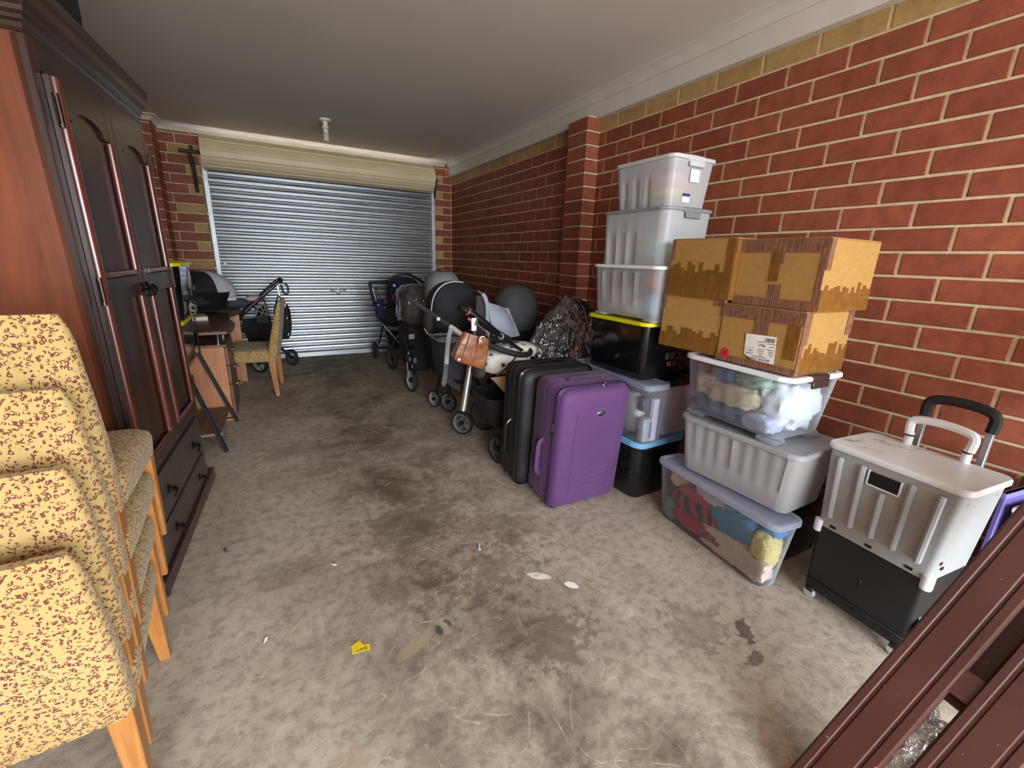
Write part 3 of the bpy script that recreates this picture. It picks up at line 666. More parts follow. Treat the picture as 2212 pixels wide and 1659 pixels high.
blkd = N('dusty_black_tub'); q = blkd.coord(); blkd.base(blkd.ramp(blkd.noise(q, 60, 5, .7), (.56, (20, 20, 21)), (.74, (74, 74, 76)))); blkd.set(Roughness=.3); blkd = blkd.m
A = 0
# --- stack beside the cardboard boxes (middle of the right wall)
tub('storage_tub', 'black tub with a light blue lid on the floor behind the purple suitcase', 'storage tub', (1.903, 1.915, 0), .374, .60, .357, .048, .02, blkd, blul, r=.06, lid_t=.035)
a2 = tub('storage_tub', 'narrow clear tub of papers and pouches standing on the blue lid', 'storage tub', (1.790, 1.905, .359), .135, .665, .346, -.029, .02, clearp, clid, r=.03, lid_t=.03)
tub('storage_tub', 'clear tub with pinkish papers and a black lid, between the paper tub and the wall', 'storage tub', (2.04, 1.93, .359), .25, .60, .344, 0, .02, cloud, blkp, r=.03, lid_t=.04)
ts = tub('storage_tub', 'shiny black tub with a bright yellow lid under the cloudy ribbed tub', 'storage tub', (1.940, 1.896, .706), .41, .48, .318, -.01, .025, blkp, yell, r=.045, lid_t=.02)
wl_ = mat('label_white', (232, 230, 224), .6); ink = mat('label_ink', (40, 40, 44), .7); inkw = mat('white_print', (206, 208, 210), .6)
Mf = lambda x, y, z: T(x, y, z, rx=rad(90))
text('size_number', '52', .034, inkw, ts, Mf(-.02, -.2505, .085), .0005)
for i in range(3):
    bm = new(); box(bm, -.055+.04*i, -.025+.04*i, -.2505, -.2495, .11, .15 if i < 2 else .12); obj('label_block', bm, mat('grey_print', (72, 72, 74), .5), ts, smooth=0)
bm = new(); box(bm, .005, .035, -.2502, -.2492, .07, .10); obj('label_block', bm, MC['grey_print'], ts, smooth=0)
text('brand_text', 'lfe', .034, inkw, ts, T(-.12, -.258, .235, rx=rad(90), ry=rad(90)), .0005)
tub('storage_tub', 'cloudy clear tub with thin ribs standing on the yellow lid', 'storage tub', (1.940, 1.866, 1.026), .40, .487, .290, -.003, .03, cloud, wlid, r=.04, ribs=ribset(4, -.09, .17, .010, .07, .262, .009), lid_t=.018, feet=.012)
tub('storage_tub', 'milky white tub with grey lid and clips, second from the top by the pier', 'storage tub', (1.925, 1.880, 1.318), .325, .468, .285, .006, .021, milkw, gld, r=.05, ribs=ribset(3, -.005, .155, .026, -.02, .165, -.011), lid_t=.016, clip=gc)
t6 = tub('storage_tub', 'topmost cloudy tub of the tall stack with a pale grey lid', 'storage tub', (1.950, 1.885, 1.605), .270, .384, .245, .009, .03, milkw, pale, r=.035, ribs=ribset(3, -.04, .13, .013, -.02, .15, -.010), lid_t=.020, clip=pale)
bm = new(); box(bm, -.055, .0, -.1985, -.1965, .03, .072); st_ = obj('price_sticker', bm, wl_, t6, smooth=0)
bm = new(); box(bm, -.055, .0, -.1996, -.1984, .058, .072); obj('sticker_band', bm, mat('violet_print', (60, 52, 110), .5), st_, smooth=0)
bm = new(); box(bm, -.03, .035, -.2150, -.2085, .125, .185, .001); obj('moulded_plate', bm, mat('pale_plate', (232, 222, 220), .5), t6, smooth=0)
# --- stack in front of it
tub('storage_tub', 'clear tub packed with colourful clothes on the floor in front of the stack', 'storage tub', (1.782, 1.125, 0), .10, .62, .335, -.091, .040, clearp, clid, r=.035, lid_t=.026)
tub('storage_tub', 'plain black tub between the clothes tub and the wall', 'storage tub', (2.10, 1.14, 0), .30, .52, .322, 0, .02, blkd, blkp, r=.04)
tub('storage_tub', 'opaque grey tub with ribbed sides and grey lid on the clothes tub', 'storage tub', (1.905, 1.09, .336), .286, .52, .284, .027, .035, milky, glid, r=.045, ribs=ribset(8, -.215, .215, .021, .09, .26, -.008), lid_t=.022)
tub('storage_tub', 'clear tub with white rim and brown clip holding linen under the cardboard boxes', 'storage tub', (1.905, 1.134, .621), .303, .461, .297, -.04, .039, clearp, wlid, r=.045, ribs=ribset(5, -.15, .17, .011, .06, .27, .008), feet=.022, lid_t=.02, clip=brn)
# --- black tubs with yellow lids beside the wardrobe
tub('storage_tub', 'black tub with yellow lid standing on the ladder shelf, lower of two', 'storage tub', (-.73, 3.61, .576), .42, .50, .306, 0, .03, blkp, yell, r=.045, lid_t=.024)
tub('storage_tub', 'black tub with yellow lid on top of another beside the wardrobe', 'storage tub', (-.70, 3.64, .883), .42, .50, .355, 0, .03, blkp, yell, r=.045, lid_t=.022)
pf = N('giraffe_print'); q = pf.coord(); v_ = pf.n('TexVoronoi', i_Scale=24, feature='DISTANCE_TO_EDGE'); pf.l(q, v_.inputs['Vector']); pf.base(pf.ramp(v_.outputs['Distance'], (.10, (150, 145, 138)), (.16, (22, 20, 20)))); pf.set(Roughness=.9); pf = pf.m
bdl = tag(obj('fabric_bundle', (lambda b: (blob(b, (0, 0, .05), (.022, .07, .05), 5, .12, 2, floor=.002), b)[1])(new()), pf, None, (-.470, 3.66, .884)), 'dark printed cloth bundle squeezed beside the upper yellow lidded tub', 'cloth')
stp = thing('black_strap', 'black webbing strap hanging beside the upper yellow lidded tub', 'strap', (-.462, 3.80, .90))
bm = new(); tube(bm, bez([(.0, 0, .005), (-.01, .02, .1), (-.004, .0, .2), (-.006, -.02, .3)]), .008, 6, sx=.4, sy=1); obj('webbing', bm, bk, stp)
bm = new(); box(bm, -.006, .006, -.014, .014, .14, .18, .003); obj('buckle', bm, blk, stp)
# ================================================================ CONTENTS SEEN THROUGH THE PLASTIC
INSIDE = [((1.782, 1.125, 0), -.091, .10, .62, .335, .028), ((1.905, 1.134, .643), -.04, .303, .461, .275, .027), ((2.04, 1.93, .359), 0, .25, .60, .344, .008), ((1.94, 1.866, 1.038), -.003, .40, .487, .278, .018), ((1.925, 1.88, 1.318), .006, .325, .468, .285, .009), ((1.95, 1.885, 1.605), .009, .27, .384, .245, .018)]
def cloth(name, label, rgb, c, s, seed, rz=0, amp=.2, cat='clothing', m=None, fr=2.6):
    bm = new(); blob(bm, (0, 0, 0), s, seed, amp*1.15, fr*1.25, 34, 22, .72); R_ = Matrix.Rotation(rz, 3, 'Z')
    for o_, rt_, w0, l0, h0, e0 in INSIDE:            # cloth presses against the inside of the tub it lies in
        Q = Matrix.Rotation(-rt_, 3, 'Z'); p0 = Q @ (V(c) - V(o_))
        if abs(p0.x) < w0/2+.05 and abs(p0.y) < l0/2+.05 and 0 < p0.z < h0:
            for v in bm.verts:
                p = Q @ (R_ @ v.co + V(c) - V(o_)); p.z = max(.010, min(h0-.034, p.z)); k = e0*p.z/h0
                p.x = max(-w0/2-k+.005, min(w0/2+k-.005, p.x)); p.y = max(-l0/2-k+.007, min(l0/2+k-.007, p.y))
                v.co = R_.transposed() @ (Q.transposed() @ p + V(o_) - V(c))
    mm = m or mat('cloth_%d_%d_%d' % rgb, rgb, .9, var=.1, vs=22, bump=.5, bs=34)
    return tag(obj(name, bm, mm, None, c, (0, 0, rz), smooth=70), label, cat)
R0 = Matrix.Rotation(-.091, 3, 'Z')
def inB1(x, y, z): p = R0 @ V((x, y, 0)); return (1.782+p.x, 1.125+p.y, z)
jer = N('red_black_jersey'); q = jer.coord(); wv = jer.n('TexWave', i_Scale=5.0, i_Distortion=6.0, i_Detail=1); wv.bands_direction = 'Y'; jer.l(q, wv.inputs['Vector']); jer.base(jer.ramp(wv.outputs[0], (.46, (178, 34, 46)), (.50, (24, 22, 26)))); jer.set(Roughness=.85); jer = jer.m
jer2 = mat('red_cloth', (176, 32, 42), .85, var=.15, bump=.3, bs=40)
ylk = N('yellow_knit'); q = ylk.coord(); vv = ylk.n('TexVoronoi', i_Scale=95); ylk.l(q, vv.inputs['Vector']); ylk.base(ylk.ramp(vv.outputs['Distance'], (.1, (236, 220, 140)), (.6, (206, 188, 110)))); ylk.bump(vv.outputs['Distance'], .6, .004); ylk = ylk.m
cloth('clothing', 'red and black striped jersey folded in the clothes tub', (0, 0, 0), inB1(-.022, .09, .165), (.042, .175, .050), 1, -.091, m=jer, amp=.12)
cloth('clothing', 'plain red shirt under the striped jersey in the clothes tub', (0, 0, 1), inB1(-.018, .06, .075), (.042, .19, .045), 2, -.091, m=jer2, amp=.15)
cloth('clothing', 'bright red top near the lid of the clothes tub', (0, 0, 2), inB1(-.03, .10, .232), (.04, .10, .030), 12, -.091, m=jer2, amp=.2)
cloth('clothing', 'cream trousers lying along the bottom of the clothes tub', (214, 198, 180), inB1(-.024, -.13, .085), (.044, .20, .070), 3, -.15)
cloth('towel', 'teal blue towel in the clothes tub', (62, 134, 164), inB1(-.024, -.115, .215), (.046, .11, .070), 4, -.091, cat='towel')
cloth('blanket', 'pale yellow knitted blanket at the near end of the clothes tub', (0, 0, 3), inB1(.0, -.262, .17), (.06, .05, .085), 5, -.091, m=ylk, amp=.12, cat='blanket')
cloth('towel', 'bright blue cloth on the yellow blanket in the clothes tub', (52, 128, 182), inB1(.02, -.275, .27), (.05, .042, .035), 6, -.091, cat='towel')
cloth('soft_toy', 'beige soft toy head at the far end of the clothes tub', (206, 184, 144), inB1(-.02, .215, .265), (.04, .055, .045), 7, .2, cat='toy')
cloth('clothing', 'small white lacy garment near the lid of the clothes tub', (206, 202, 198), inB1(-.028, .0, .265), (.038, .10, .028), 8, -.091, amp=.35)
cloth('clothing', 'green and beige clothing at the far corner of the clothes tub', (108, 158, 116), inB1(-.01, .255, .07), (.045, .045, .065), 9, 0)
cloth('clothing', 'pale grey crumpled clothing at the near bottom of the clothes tub', (196, 190, 188), inB1(.0, -.245, .055), (.05, .055, .05), 10, 0)
R1 = Matrix.Rotation(-.04, 3, 'Z')
def inB3(x, y, z): p = R1 @ V((x, y, 0)); return (1.905+p.x, 1.134+p.y, .621+z)
cloth('linen', 'crumpled white linen in the clear tub under the cardboard boxes', (206, 212, 216), inB3(.03, -.145, .150), (.135, .085, .115), 21, 0, .22, 'linen')
cloth('linen', 'beige fleece blanket in the clear tub under the cardboard boxes', (206, 192, 166), inB3(-.075, .03, .145), (.085, .13, .06), 22, 0, .2, 'blanket')
cloth('linen', 'cream folded sheet in the far half of the clear tub under the boxes', (214, 204, 186), inB3(-.06, .15, .17), (.09, .08, .06), 23, 0, .2, 'linen')
cloth('linen', 'slate blue cloth at the bottom of the clear tub under the boxes', (112, 128, 158), inB3(-.05, .07, .065), (.10, .17, .038), 24, 0, .2, 'linen')
cloth('linen', 'maroon cloth near the lid at the far end of the clear tub', (150, 60, 78), inB3(-.07, .165, .245), (.08, .06, .026), 25, 0, .15, 'linen')
cloth('linen', 'pale green garment near the lid of the clear tub under the boxes', (158, 186, 160), inB3(-.08, -.06, .235), (.075, .07, .03), 26, 0, .2, 'clothing')
cloth('linen', 'blue and white striped garment near the lid of the clear tub', (96, 124, 176), inB3(-.105, .065, .232), (.05, .05, .028), 27, 0, .15, 'clothing')
cloth('linen', 'lilac towel in the near bottom corner of the clear tub', (176, 182, 206), inB3(-.085, -.12, .06), (.07, .075, .04), 28, 0, .15, 'towel')
# paper tub
def inA2(x, y, z): return (1.79+x+.029*y, 1.905+y, .363+z)
pbag = thing('paper_bag', 'white printed plastic bag inside the paper tub', 'bag', inA2(0, -.13, .002))
bm = new(); blob(bm, (0, 0, .13), (.055, .11, .125), 31, .15, 2.2, floor=.003); obj('bag_body', bm, mat('white_bag', (224, 218, 210), .6, bump=.4, bs=30), pbag, smooth=70)
text('bag_print', 'BAG', .03, ink, pbag, T(-.062, -.01, .20, rx=rad(70), rz=rad(-90)), .0008)
ob = thing('device_box', 'slim silver grey device box inside the paper tub', 'box', inA2(-.015, -.285, .004), -.03)
bm = new(); box(bm, -.035, .03, -.022, .022, 0, .135, .003); obj('box_body', bm, mat('silver_box', (176, 178, 190), .4, metal=.3), ob)
bm = new(); box(bm, .008, .026, -.0235, -.0215, .02, .115, .001); obj('box_window', bm, mat('slate_print', (96, 104, 124), .5), ob)
po = thing('pouch', 'small navy pouch inside the paper tub', 'pouch', inA2(-.02, -.255, .17), .1, rot=(0, .15, .1))
bm = new(); rbox(bm, .05, .055, .085, .018, .012); obj('pouch_body', bm, mat('navy_pouch', (50, 56, 84), .7, bump=.2), po)
bm = new(); tube(bm, bez([(-.027, -.022, .04), (-.029, 0, .075), (-.027, .022, .04)]), .002, 5); obj('zip', bm, chrome, po)
for i, (x, y) in enumerate(((.045, -.30), (.0, -.06), (.03, .12))):
    pp = thing('paper_sheaf', ('sheaf of lilac printed sheets at the near end of the paper tub', 'sheaf of papers in the middle of the paper tub', 'sheaf of papers at the far end of the paper tub')[i], 'papers', inA2(x-.025, y, .004), .05*i, 'papers in the clear tub')
    bm = new(); box(bm, -.012, .026, -.012 if i == 0 else -.09, .012 if i == 0 else .09, 0, .245, .001); obj('sheets', bm, mat('lilac_paper', (216, 208, 222), .8, var=.06), pp, smooth=0)
cloth('paper_bundle', 'pinkish paper bundle in the black lidded clear tub', (196, 170, 166), (2.04, 1.90, .50), (.105, .25, .12), 33, 0, .12, 'papers')
cloth('bag_of_cloth', 'cream cloth in the cloudy ribbed tub on the yellow lid', (222, 214, 200), (1.90, 1.98, 1.125), (.13, .10, .075), 34, 0, .15, 'clothing')
cloth('bag_of_cloth', 'white cloth ball at the bottom of the cloudy ribbed tub', (240, 240, 240), (1.82, 1.82, 1.09), (.06, .07, .05), 35, 0, .1, 'clothing')
cloth('bag_of_cloth', 'red garment in the near corner of the cloudy ribbed tub', (206, 84, 92), (1.86, 1.71, 1.235), (.09, .055, .05), 36, 0, .1, 'clothing')
cloth('bag_of_cloth', 'pale blue garment at the near bottom corner of the cloudy ribbed tub', (150, 190, 220), (1.85, 1.71, 1.11), (.09, .06, .06), 37, 0, .15, 'clothing')
cloth('bag_of_cloth', 'cream clothing in the milky tub with the grey clips', (216, 200, 176), (1.90, 1.97, 1.40), (.10, .11, .07), 38, 0, .1, 'clothing')
cloth('bag_of_cloth', 'mint green clothing in the milky tub with the grey clips', (176, 224, 206), (1.90, 1.75, 1.40), (.12, .07, .07), 39, 0, .1, 'clothing')
cloth('bag_of_cloth', 'pink garment in the topmost tub', (222, 150, 160), (1.95, 1.80, 1.755), (.10, .08, .035), 40, 0, .1, 'clothing')
cloth('bag_of_cloth', 'yellow garment in the topmost tub', (226, 200, 60), (1.92, 1.79, 1.685), (.09, .06, .030), 41, 0, .1, 'clothing')
cloth('bag_of_cloth', 'pale green garment at the bottom of the topmost tub', (200, 214, 190), (1.95, 1.93, 1.665), (.10, .10, .035), 42, 0, .1, 'clothing')
# ================================================================ CARDBOARD BOXES
def card():
    a = N('cardboard'); co = a.coord(); n = a.noise(a.coord(scale=(1, 1, 2)), 30, 4); a.base(a.ramp(n, (.3, (160, 122, 66)), (.7, (170, 132, 74)))); a.set(Roughness=.75, Specular_IOR_Level=.25); a.bump(n, .05, .002); return a.m
crd = card()
def tape(name, rgb, al):
    a = N(name); co = a.coord(scale=(9, 9, 9)); n = a.noise(co, 2, 5, .6, 2); a.base(a.ramp(n, (.35, rgb), (.7, tuple(min(255, x*1.25) for x in rgb)))); a.set(Roughness=.14, Coat_Weight=.5); a.bump(a.noise(a.coord(scale=(40, 40, 7)), 1.0, 3, .5, 2.5), .45, .008)
    tr = a.n('BsdfTransparent'); tr.inputs[0].default_value = L((240, 224, 196)); ms = a.n('MixShader', I0=al); a.l(a.b.outputs[0], ms.inputs[1]); a.l(tr.outputs[0], ms.inputs[2]); a.l(ms.outputs[0], a.out.inputs[0]); return a.m
tpb = tape('brown_packing_tape', (122, 86, 68), .12); tpc = tape('clear_packing_tape', (142, 104, 54), .62)
def carton(label, pos, w, l, h, rot, tapes):
    t = thing('cardboard_box', label, 'box', pos, rot); bm = new(); box(bm, -w/2, w/2, -l/2, l/2, 0, h, .004); obj('box_body', bm, crd, t, smooth=0)
    for y in (-1, 1):
        bm = new(); box(bm, -w/2+.002, w/2-.002, 0 if y < 0 else .0015, l/2-.002 if y > 0 else 0, h, h+.003) if y > 0 else box(bm, -w/2+.002, w/2-.002, -l/2+.002, -.0015, h, h+.003); obj('flap', bm, crd, t, smooth=0)
    def patch(face, u0, u1, v0, v1, m=tpb, nm='tape', jag=0):
        """strip of tape on a face: L = long side facing the room, N = near end, T = top"""
        bm = new(); d = .0012 + .0006*rnd.random(); n = max(2, int((u1-u0)/.02)); th = .0012
        P = []; 
        for i in range(n+1):
            u = u0 + (u1-u0)*i/n; P.append((u, v0, v1 + (jag*(rnd.random()-.5) if jag else 0)))
        if jag:
            Q = []
            for i in range(len(P)-1): Q += [(P[i][0], v0, P[i][2]), (P[i+1][0]-.0005, v0, P[i][2])]
            P = Q
        f = {'L': lambda u, v, o: V((-w/2-o, u, v)), 'N': lambda u, v, o: V((u, -l/2-o, v)), 'T': lambda u, v, o: V((u, v, h+.003+o))}[face]
        loft(bm, [[f(u, a, d), f(u, b, d), f(u, b, d+th), f(u, a, d+th)] for u, a, b in P]); return obj(nm, bm, m, t, smooth=0)
    for q in tapes: patch(*q)
    return t
W_, L2_, H_ = .33, .336, .238
lr = carton('cardboard box with a white address label on the white rimmed clear tub', (1.93, 1.075, .920), .347, .35, .247, -.013,
            [('L', -.175, .175, .195, .247), ('L', -.045, .015, .10, .247), ('L', -.175, .175, 0, .028), ('L', -.03, .015, 0, .06), ('N', -.1735, -.13, .12, .247), ('N', -.1735, .1735, .0, .10, tpc, 'tape', .06), ('N', .13, .1735, .15, .247), ('N', -.1735, -.15, 0, .12), ('T', -.03, .03, -.175, .175), ('L', -.19+.02, -.12, .06, .195, tpc)])
ur = carton('cardboard box crossed with brown tape, top right of the four boxes', (1.948, 1.05, 1.172), .352, .349, .262, -.021,
            [('L', -.1745, .1745, .212, .262), ('L', -.1745, .1745, 0, .036), ('L', -.03, .02, 0, .09), ('L', -.01, .03, .10, .225, tpc), ('L', -.02, .03, .17, .215), ('N', -.175, -.145, .15, .262), ('N', -.175, .175, 0, .085, tpc, 'tape', .06), ('N', -.175, -.15, 0, .08), ('L', -.1745, -.155, .0, .262), ('T', -.03, .03, -.175, .175)])
ll = carton('cardboard box on the lower left of the four, overhanging the tub edge', (1.937, 1.428, .928), .36, .330, .252, .05,
            [('L', -.165, .165, 0, .088, tpc, 'tape', .045), ('L', .148, .165, .19, .252), ('L', -.165, -.115, .225, .252), ('N', -.18, .18, 0, .1, tpc, 'tape', .05)])
ul = carton('cardboard box with crinkled clear tape, top left of the four boxes', (1.923, 1.398, 1.184), .36, .339, .257, .006,
            [('L', -.169, .169, 0, .135, tpc, 'tape', .06), ('L', .148, .169, .16, .257), ('L', -.169, -.13, .0, .257, tpc), ('N', -.18, -.13, .0, .257, tpc), ('N', -.18, -.12, .2, .257)])
# address label, upside down, on the long side of its box (local -x face; label up is local -z)
def on_long(w, y, z, o=.0032, turn=0):
    """matrix on the -x face: text runs along -y seen from the room, turned by half a turn"""
    return Matrix.Translation((-w/2-o, y, z)) @ Matrix(((0, 0, -1, 0), (1, 0, 0, 0), (0, -1, 0, 0), (0, 0, 0, 1))) @ Matrix.Rotation(turn, 4, 'Z')
w_ = .347; cy, cz, rt = -.025, .083, rad(2)
Mb = on_long(w_, cy, cz, .0030, rt)
bm = new(); prism(bm, [(-.062, -.055), (.068, -.055), (.066, .030), (.03, .050), (-.02, .053), (-.066, .055)][::1], 0, .0012, Mb); lab = obj('address_label', bm, wl_, lr, smooth=0)
def lt_(s, size, x, y): 
    return text('label_text', s, size, ink, lab, on_long(w_, 0, 0, .0046, 0) @ Matrix.Identity(4) if False else Matrix.Translation((0, cy, cz)) @ on_long(w_, 0, 0, .0046, rt) @ Matrix.Translation((x, y, 0)), .0002)
lt_('REVIVE LIVING', .0155, -.018+.02, .044); lt_('K-5', .014, .044, .012); lt_('No!', .019, -.008, -.014)
bm = new(); M2 = on_long(w_, cy, cz, .0044, rt)
for i, ww in enumerate((2, 1, 3, 1, 2, 2, 1, 3, 1, 2, 1, 2)): box(bm, -.058+.0034*i, -.058+.0034*i+.0008*ww, -.046, -.030, 0, .0004, M=M2)
obj('barcode', bm, ink, lab, smooth=0)
bm = new()
for x, y, n in ((-.045, -.024, 26), (-.05, -.012, 14), (-.046, .0, 20), (-.048, .008, 16), (-.05, .016, 14), (-.052, .024, 10), (-.004, -.028, 22), (-.006, .002, 20), (-.006, .010, 18), (-.008, .018, 12), (-.008, .026, 10), (.0, .034, 40)): box(bm, x-n/1300, x+n/1300, y-.0011, y+.0011, 0, .0004, M=M2)
for a, b, c_, d_ in ((.026, .062, -.0005, .0), (.026, .062, .0225, .023), (.026, .0265, 0, .023), (.0615, .062, 0, .023), (.03, .058, .025, .027)): box(bm, a, b, c_, d_, 0, .0004, M=M2)
obj('printed_lines', bm, ink, lab, smooth=0)
bm = new(); pts = [(.020*cos(a)*(1+.12*sin(3*a)), .021*sin(a)*(1+.08*cos(5*a))) for a in [2*pi*i/18 for i in range(18)]]; prism(bm, pts, 0, .001, on_long(w_, .128, .035, .003, 0)); stk = obj('red_sticker', bm, mat('red_sticker_paper', (206, 40, 48), .5), lr, smooth=0)
text('sticker_letter', 'K', .026, mat('black_ink', (24, 14, 16), .6), stk, on_long(w_, .128, .035, .0042, rad(168)) , .0003)
# ================================================================ SUITCASES
def suitcase(name, label, pos, rz, w, d, h, cloth_m, trim_m, lean, front=True):
    """standing suitcase; front face looks towards -y"""
    t = thing(name, label, 'suitcase', pos, rot=(-lean, 0, rz)); z0 = .014
    MX = Matrix(((1, 0, 0, 0), (0, 0, 1, 0), (0, 1, 0, 0), (0, 0, 0, 1)))
    def slab(bm, y0, y1, w_, h_, r, zc, bul=0, nn=8, e=.012):
        rings = []
        for k, ins in ((0, e), (.25, e*.3), (1-1e-3, 0)) if not bul else (): pass
        prof_ = [(y0, e), (y0+e*.5, e*.25), (y0+e, 0), (y1-e, 0), (y1-e*.5, e*.25), (y1, e)]
        for y, ins in prof_: rings.append([MX @ V((p.x, p.y+zc, y)) for p in rr(w_-2*ins, h_-2*ins, r, 0, n=nn)])
        loft(bm, rings)
    zc = z0 + (h-z0)/2; bm = new(); slab(bm, -d/2+.045, d/2, w, h-z0, .05, zc); obj('shell', bm, cloth_m, t, smooth=40)
    bm = new(); rings = []
    for y, ins in ((-d/2+.05, .002), (-d/2+.035, .004), (-d/2+.022, .010), (-d/2+.010, .022), (-d/2+.003, .045), (-d/2, .08)): rings.append([MX @ V((p.x, p.y+zc, y)) for p in rr(w-2*ins, h-z0-2*ins, max(.02, .06-ins*.3), 0, n=8)])
    loft(bm, rings); fp = obj('front_panel', bm, cloth_m, t, smooth=60)
    for yy, rr_ in ((-d/2+.052, .006), (-d/2+.040, .0035)):
        bm = new(); tube(bm, [MX @ V((p.x, p.y+zc, yy)) for p in rr(w+.004, h-z0+.004, .052, 0, n=8)], rr_, 6, closed=True); obj('piping', bm, trim_m, t)
    for yy in (.0, .045):
        bm = new(); tube(bm, [MX @ V((p.x, p.y+zc, yy)) for p in rr(w-.003, h-z0-.003, .05, 0, n=8)], .0035, 6, closed=True); obj('seam', bm, cloth_m, t)
    # carry handles: top and side
    bm = new(); tube(bm, bez([(-.10, .02, h-.004), (-.085, .018, h+.010), (0, .018, h+.014), (.085, .018, h+.010), (.10, .02, h-.004)]), .012, 8, sx=1.5, sy=.6); obj('handle', bm, trim_m if not front else cloth_m, t)
    bm = new(); tube(bm, bez([(-w/2+.004, .01, .40*h-.11), (-w/2-.022, .01, .40*h-.08), (-w/2-.026, .01, .40*h), (-w/2-.022, .01, .40*h+.08), (-w/2+.004, .01, .40*h+.11)]), .011, 8, sx=.7, sy=1.4); obj('handle', bm, trim_m if not front else cloth_m, t)
    for sx in (-1, 1):
        bm = new(); lathe(bm, [(.012, -.012), (.028, -.012), (.032, -.006), (.032, .006), (.028, .012), (.012, .012)], 18, T(sx*(w/2-.04), d/2-.004, .032, ry=rad(90))); obj('wheel', bm, rub, t)
        bm = new(); box(bm, sx*(w/2-.04)-.03, sx*(w/2-.04)+.03, d/2-.055, d/2+.012, .03, .12, .008); obj('wheel_guard', bm, blk, t)
        bm = new(); box(bm, sx*(w/2-.06)-.02, sx*(w/2-.06)+.02, -d/2+.05, -d/2+.08, 0, .03, .004); obj('foot', bm, blk, t)
    return t, fp, zc
purp = N('purple_fabric'); q = purp.coord(); n_ = purp.noise(q, 320, 2); purp.base(purp.ramp(purp.noise(q, 3, 3), (.3, (76, 40, 88)), (.7, (86, 46, 97)))); purp.set(Roughness=.7, Sheen_Weight=.12); purp.bump(n_, .25, .002); purp = purp.m
pzip = mat('purple_zip_tape', (58, 34, 76), .45); blc = mat('black_suitcase_nylon', (30, 30, 32), .6, var=.1, vs=40, bump=.3, bs=300)
ps, pf_, zc = suitcase('suitcase', 'large purple fabric suitcase standing in front of the black one', (1.448, 1.835, 0), -.03, .450, .275, .716, purp, pzip, rad(-4.5))
def emb(pts, r=.0065):
    bm = new(); tube(bm, pts, r, 6); return bm
yF = -.1375
for s in (-1, 1): obj('embossed_line', emb(bez([(s*.10, yF+.012, .66), (s*.145, yF+.006, .59), (s*.155, yF+.006, .45), (s*.155, yF+.006, .20), (s*.15, yF+.012, .07)], 6)), purp, pf_)
obj('embossed_line', emb(bez([(-.125, yF+.003, .60), (-.13, yF+.003, .45), (-.125, yF+.003, .12), (-.115, yF+.004, .105), (0, yF+.004, .10), (.115, yF+.004, .105), (.125, yF+.003, .12), (.13, yF+.003, .24)], 6)), purp, pf_)
for i in range(4): obj('embossed_line', emb(bez([(-.115, yF+.002, .13+.034*i), (0, yF+.001, .134+.034*i), (.115, yF+.002, .145+.034*i)], 5), .004), purp, pf_)
bm = new(); lathe(bm, [(.0, 0), (.013, .001), (.0135, .004), (.010, .006), (0, .0065)], 24, T(.02, yF-.0, .575, rx=rad(90)) @ Matrix.Scale(2.1, 4, V((1, 0, 0)))); obj('badge', bm, chrome, ps)
bm = new(); box(bm, -.2285, -.222, -.085, -.060, .45, .535, .004); lk = obj('combination_lock', bm, blkg, ps)
for i in range(3):
    bm = new(); box(bm, -.2305, -.228, -.078, -.066, .475+.016*i, .487+.016*i, .001); obj('dial', bm, chrome, lk)
bm = new(); box(bm, .03, .055, -.115, -.085, .712, .722, .003); tube(bm, bez([(.035, -.1, .722), (.05, -.11, .735), (.075, -.10, .728), (.09, -.095, .718)]), .003, 6); obj('zip_puller', bm, chrome, ps)
suitcase('suitcase', 'black nylon suitcase standing upright behind the purple suitcase', (1.425, 2.125, 0), -.04, .48, .250, .738, blc, blkg, rad(-3), front=False)
# ================================================================ FOLDING TROLLEY CRATES
cart = thing('trolley_crate', 'grey and black folding trolley crate with white lid and two pull handles', 'trolley', (1.968, .548, 0), -.10)
gp = mat('grey_crate_plastic', (160, 163, 163), .5, var=.03, bump=.1, bs=200); whl = N('scuffed_white_lid'); q = whl.coord(); sc1 = whl.noise(q, 9, 6, .7); whl.base(whl.ramp(sc1, (.32, (170, 150, 110)), (.40, (222, 224, 224)), (.75, (228, 231, 233)))); whl.set(Roughness=.35); whl = whl.m
def hollow(bm, w, l, z0, z1, w1, l1, r=.02, th=.006):
    loft(bm, [rr(w, l, r, z0), rr(w1, l1, r, z1), rr(w1-2*th, l1-2*th, r-.004, z1), rr(w-2*th, l-2*th, r-.004, z0+th)])
bm = new(); hollow(bm, .26, .365, .335, .665, .272, .405); 
g_ = obj('grey_crate', bm, gp, cart, smooth=40)
for i, y in enumerate((-.152, -.075, .0, .075, .152)):          # moulded ribs on the room side and the near end
    x = -.1335; zl, zh = (.40, .63) if i != 2 else (.40, .56)
    if i in (3, ): zl, zh = .40, .63
    bm = new(); yy = y; tube(bm, bez([(x-.002, yy*.93, zl-.01), (x-.005, yy*.94, zl+.01), (x-.006, yy*.97, (zl+zh)/2), (x-.008, yy, zh-.01), (x-.004, yy, zh+.008)], 4), .011, 8); obj('rib', bm, gp, g_)
hole_shade = mat('painted_hole_shade', (10, 10, 10), .8)  # near-black blocks: shade inside the crate openings put into the colour
bm = new(); box(bm, -.1415, -.135, -.042, .052, .585, .632, .002); obj('hand_hole', bm, hole_shade, g_, smooth=0)
bm = new(); 
for a, b, c_, d_ in ((-.047, .057, .579, .585), (-.047, -.042, .579, .636), (.052, .057, .579, .636)): box(bm, -.1425, -.134, a, b, c_, d_, .001)
obj('hole_rim', bm, wlid, g_, smooth=0)
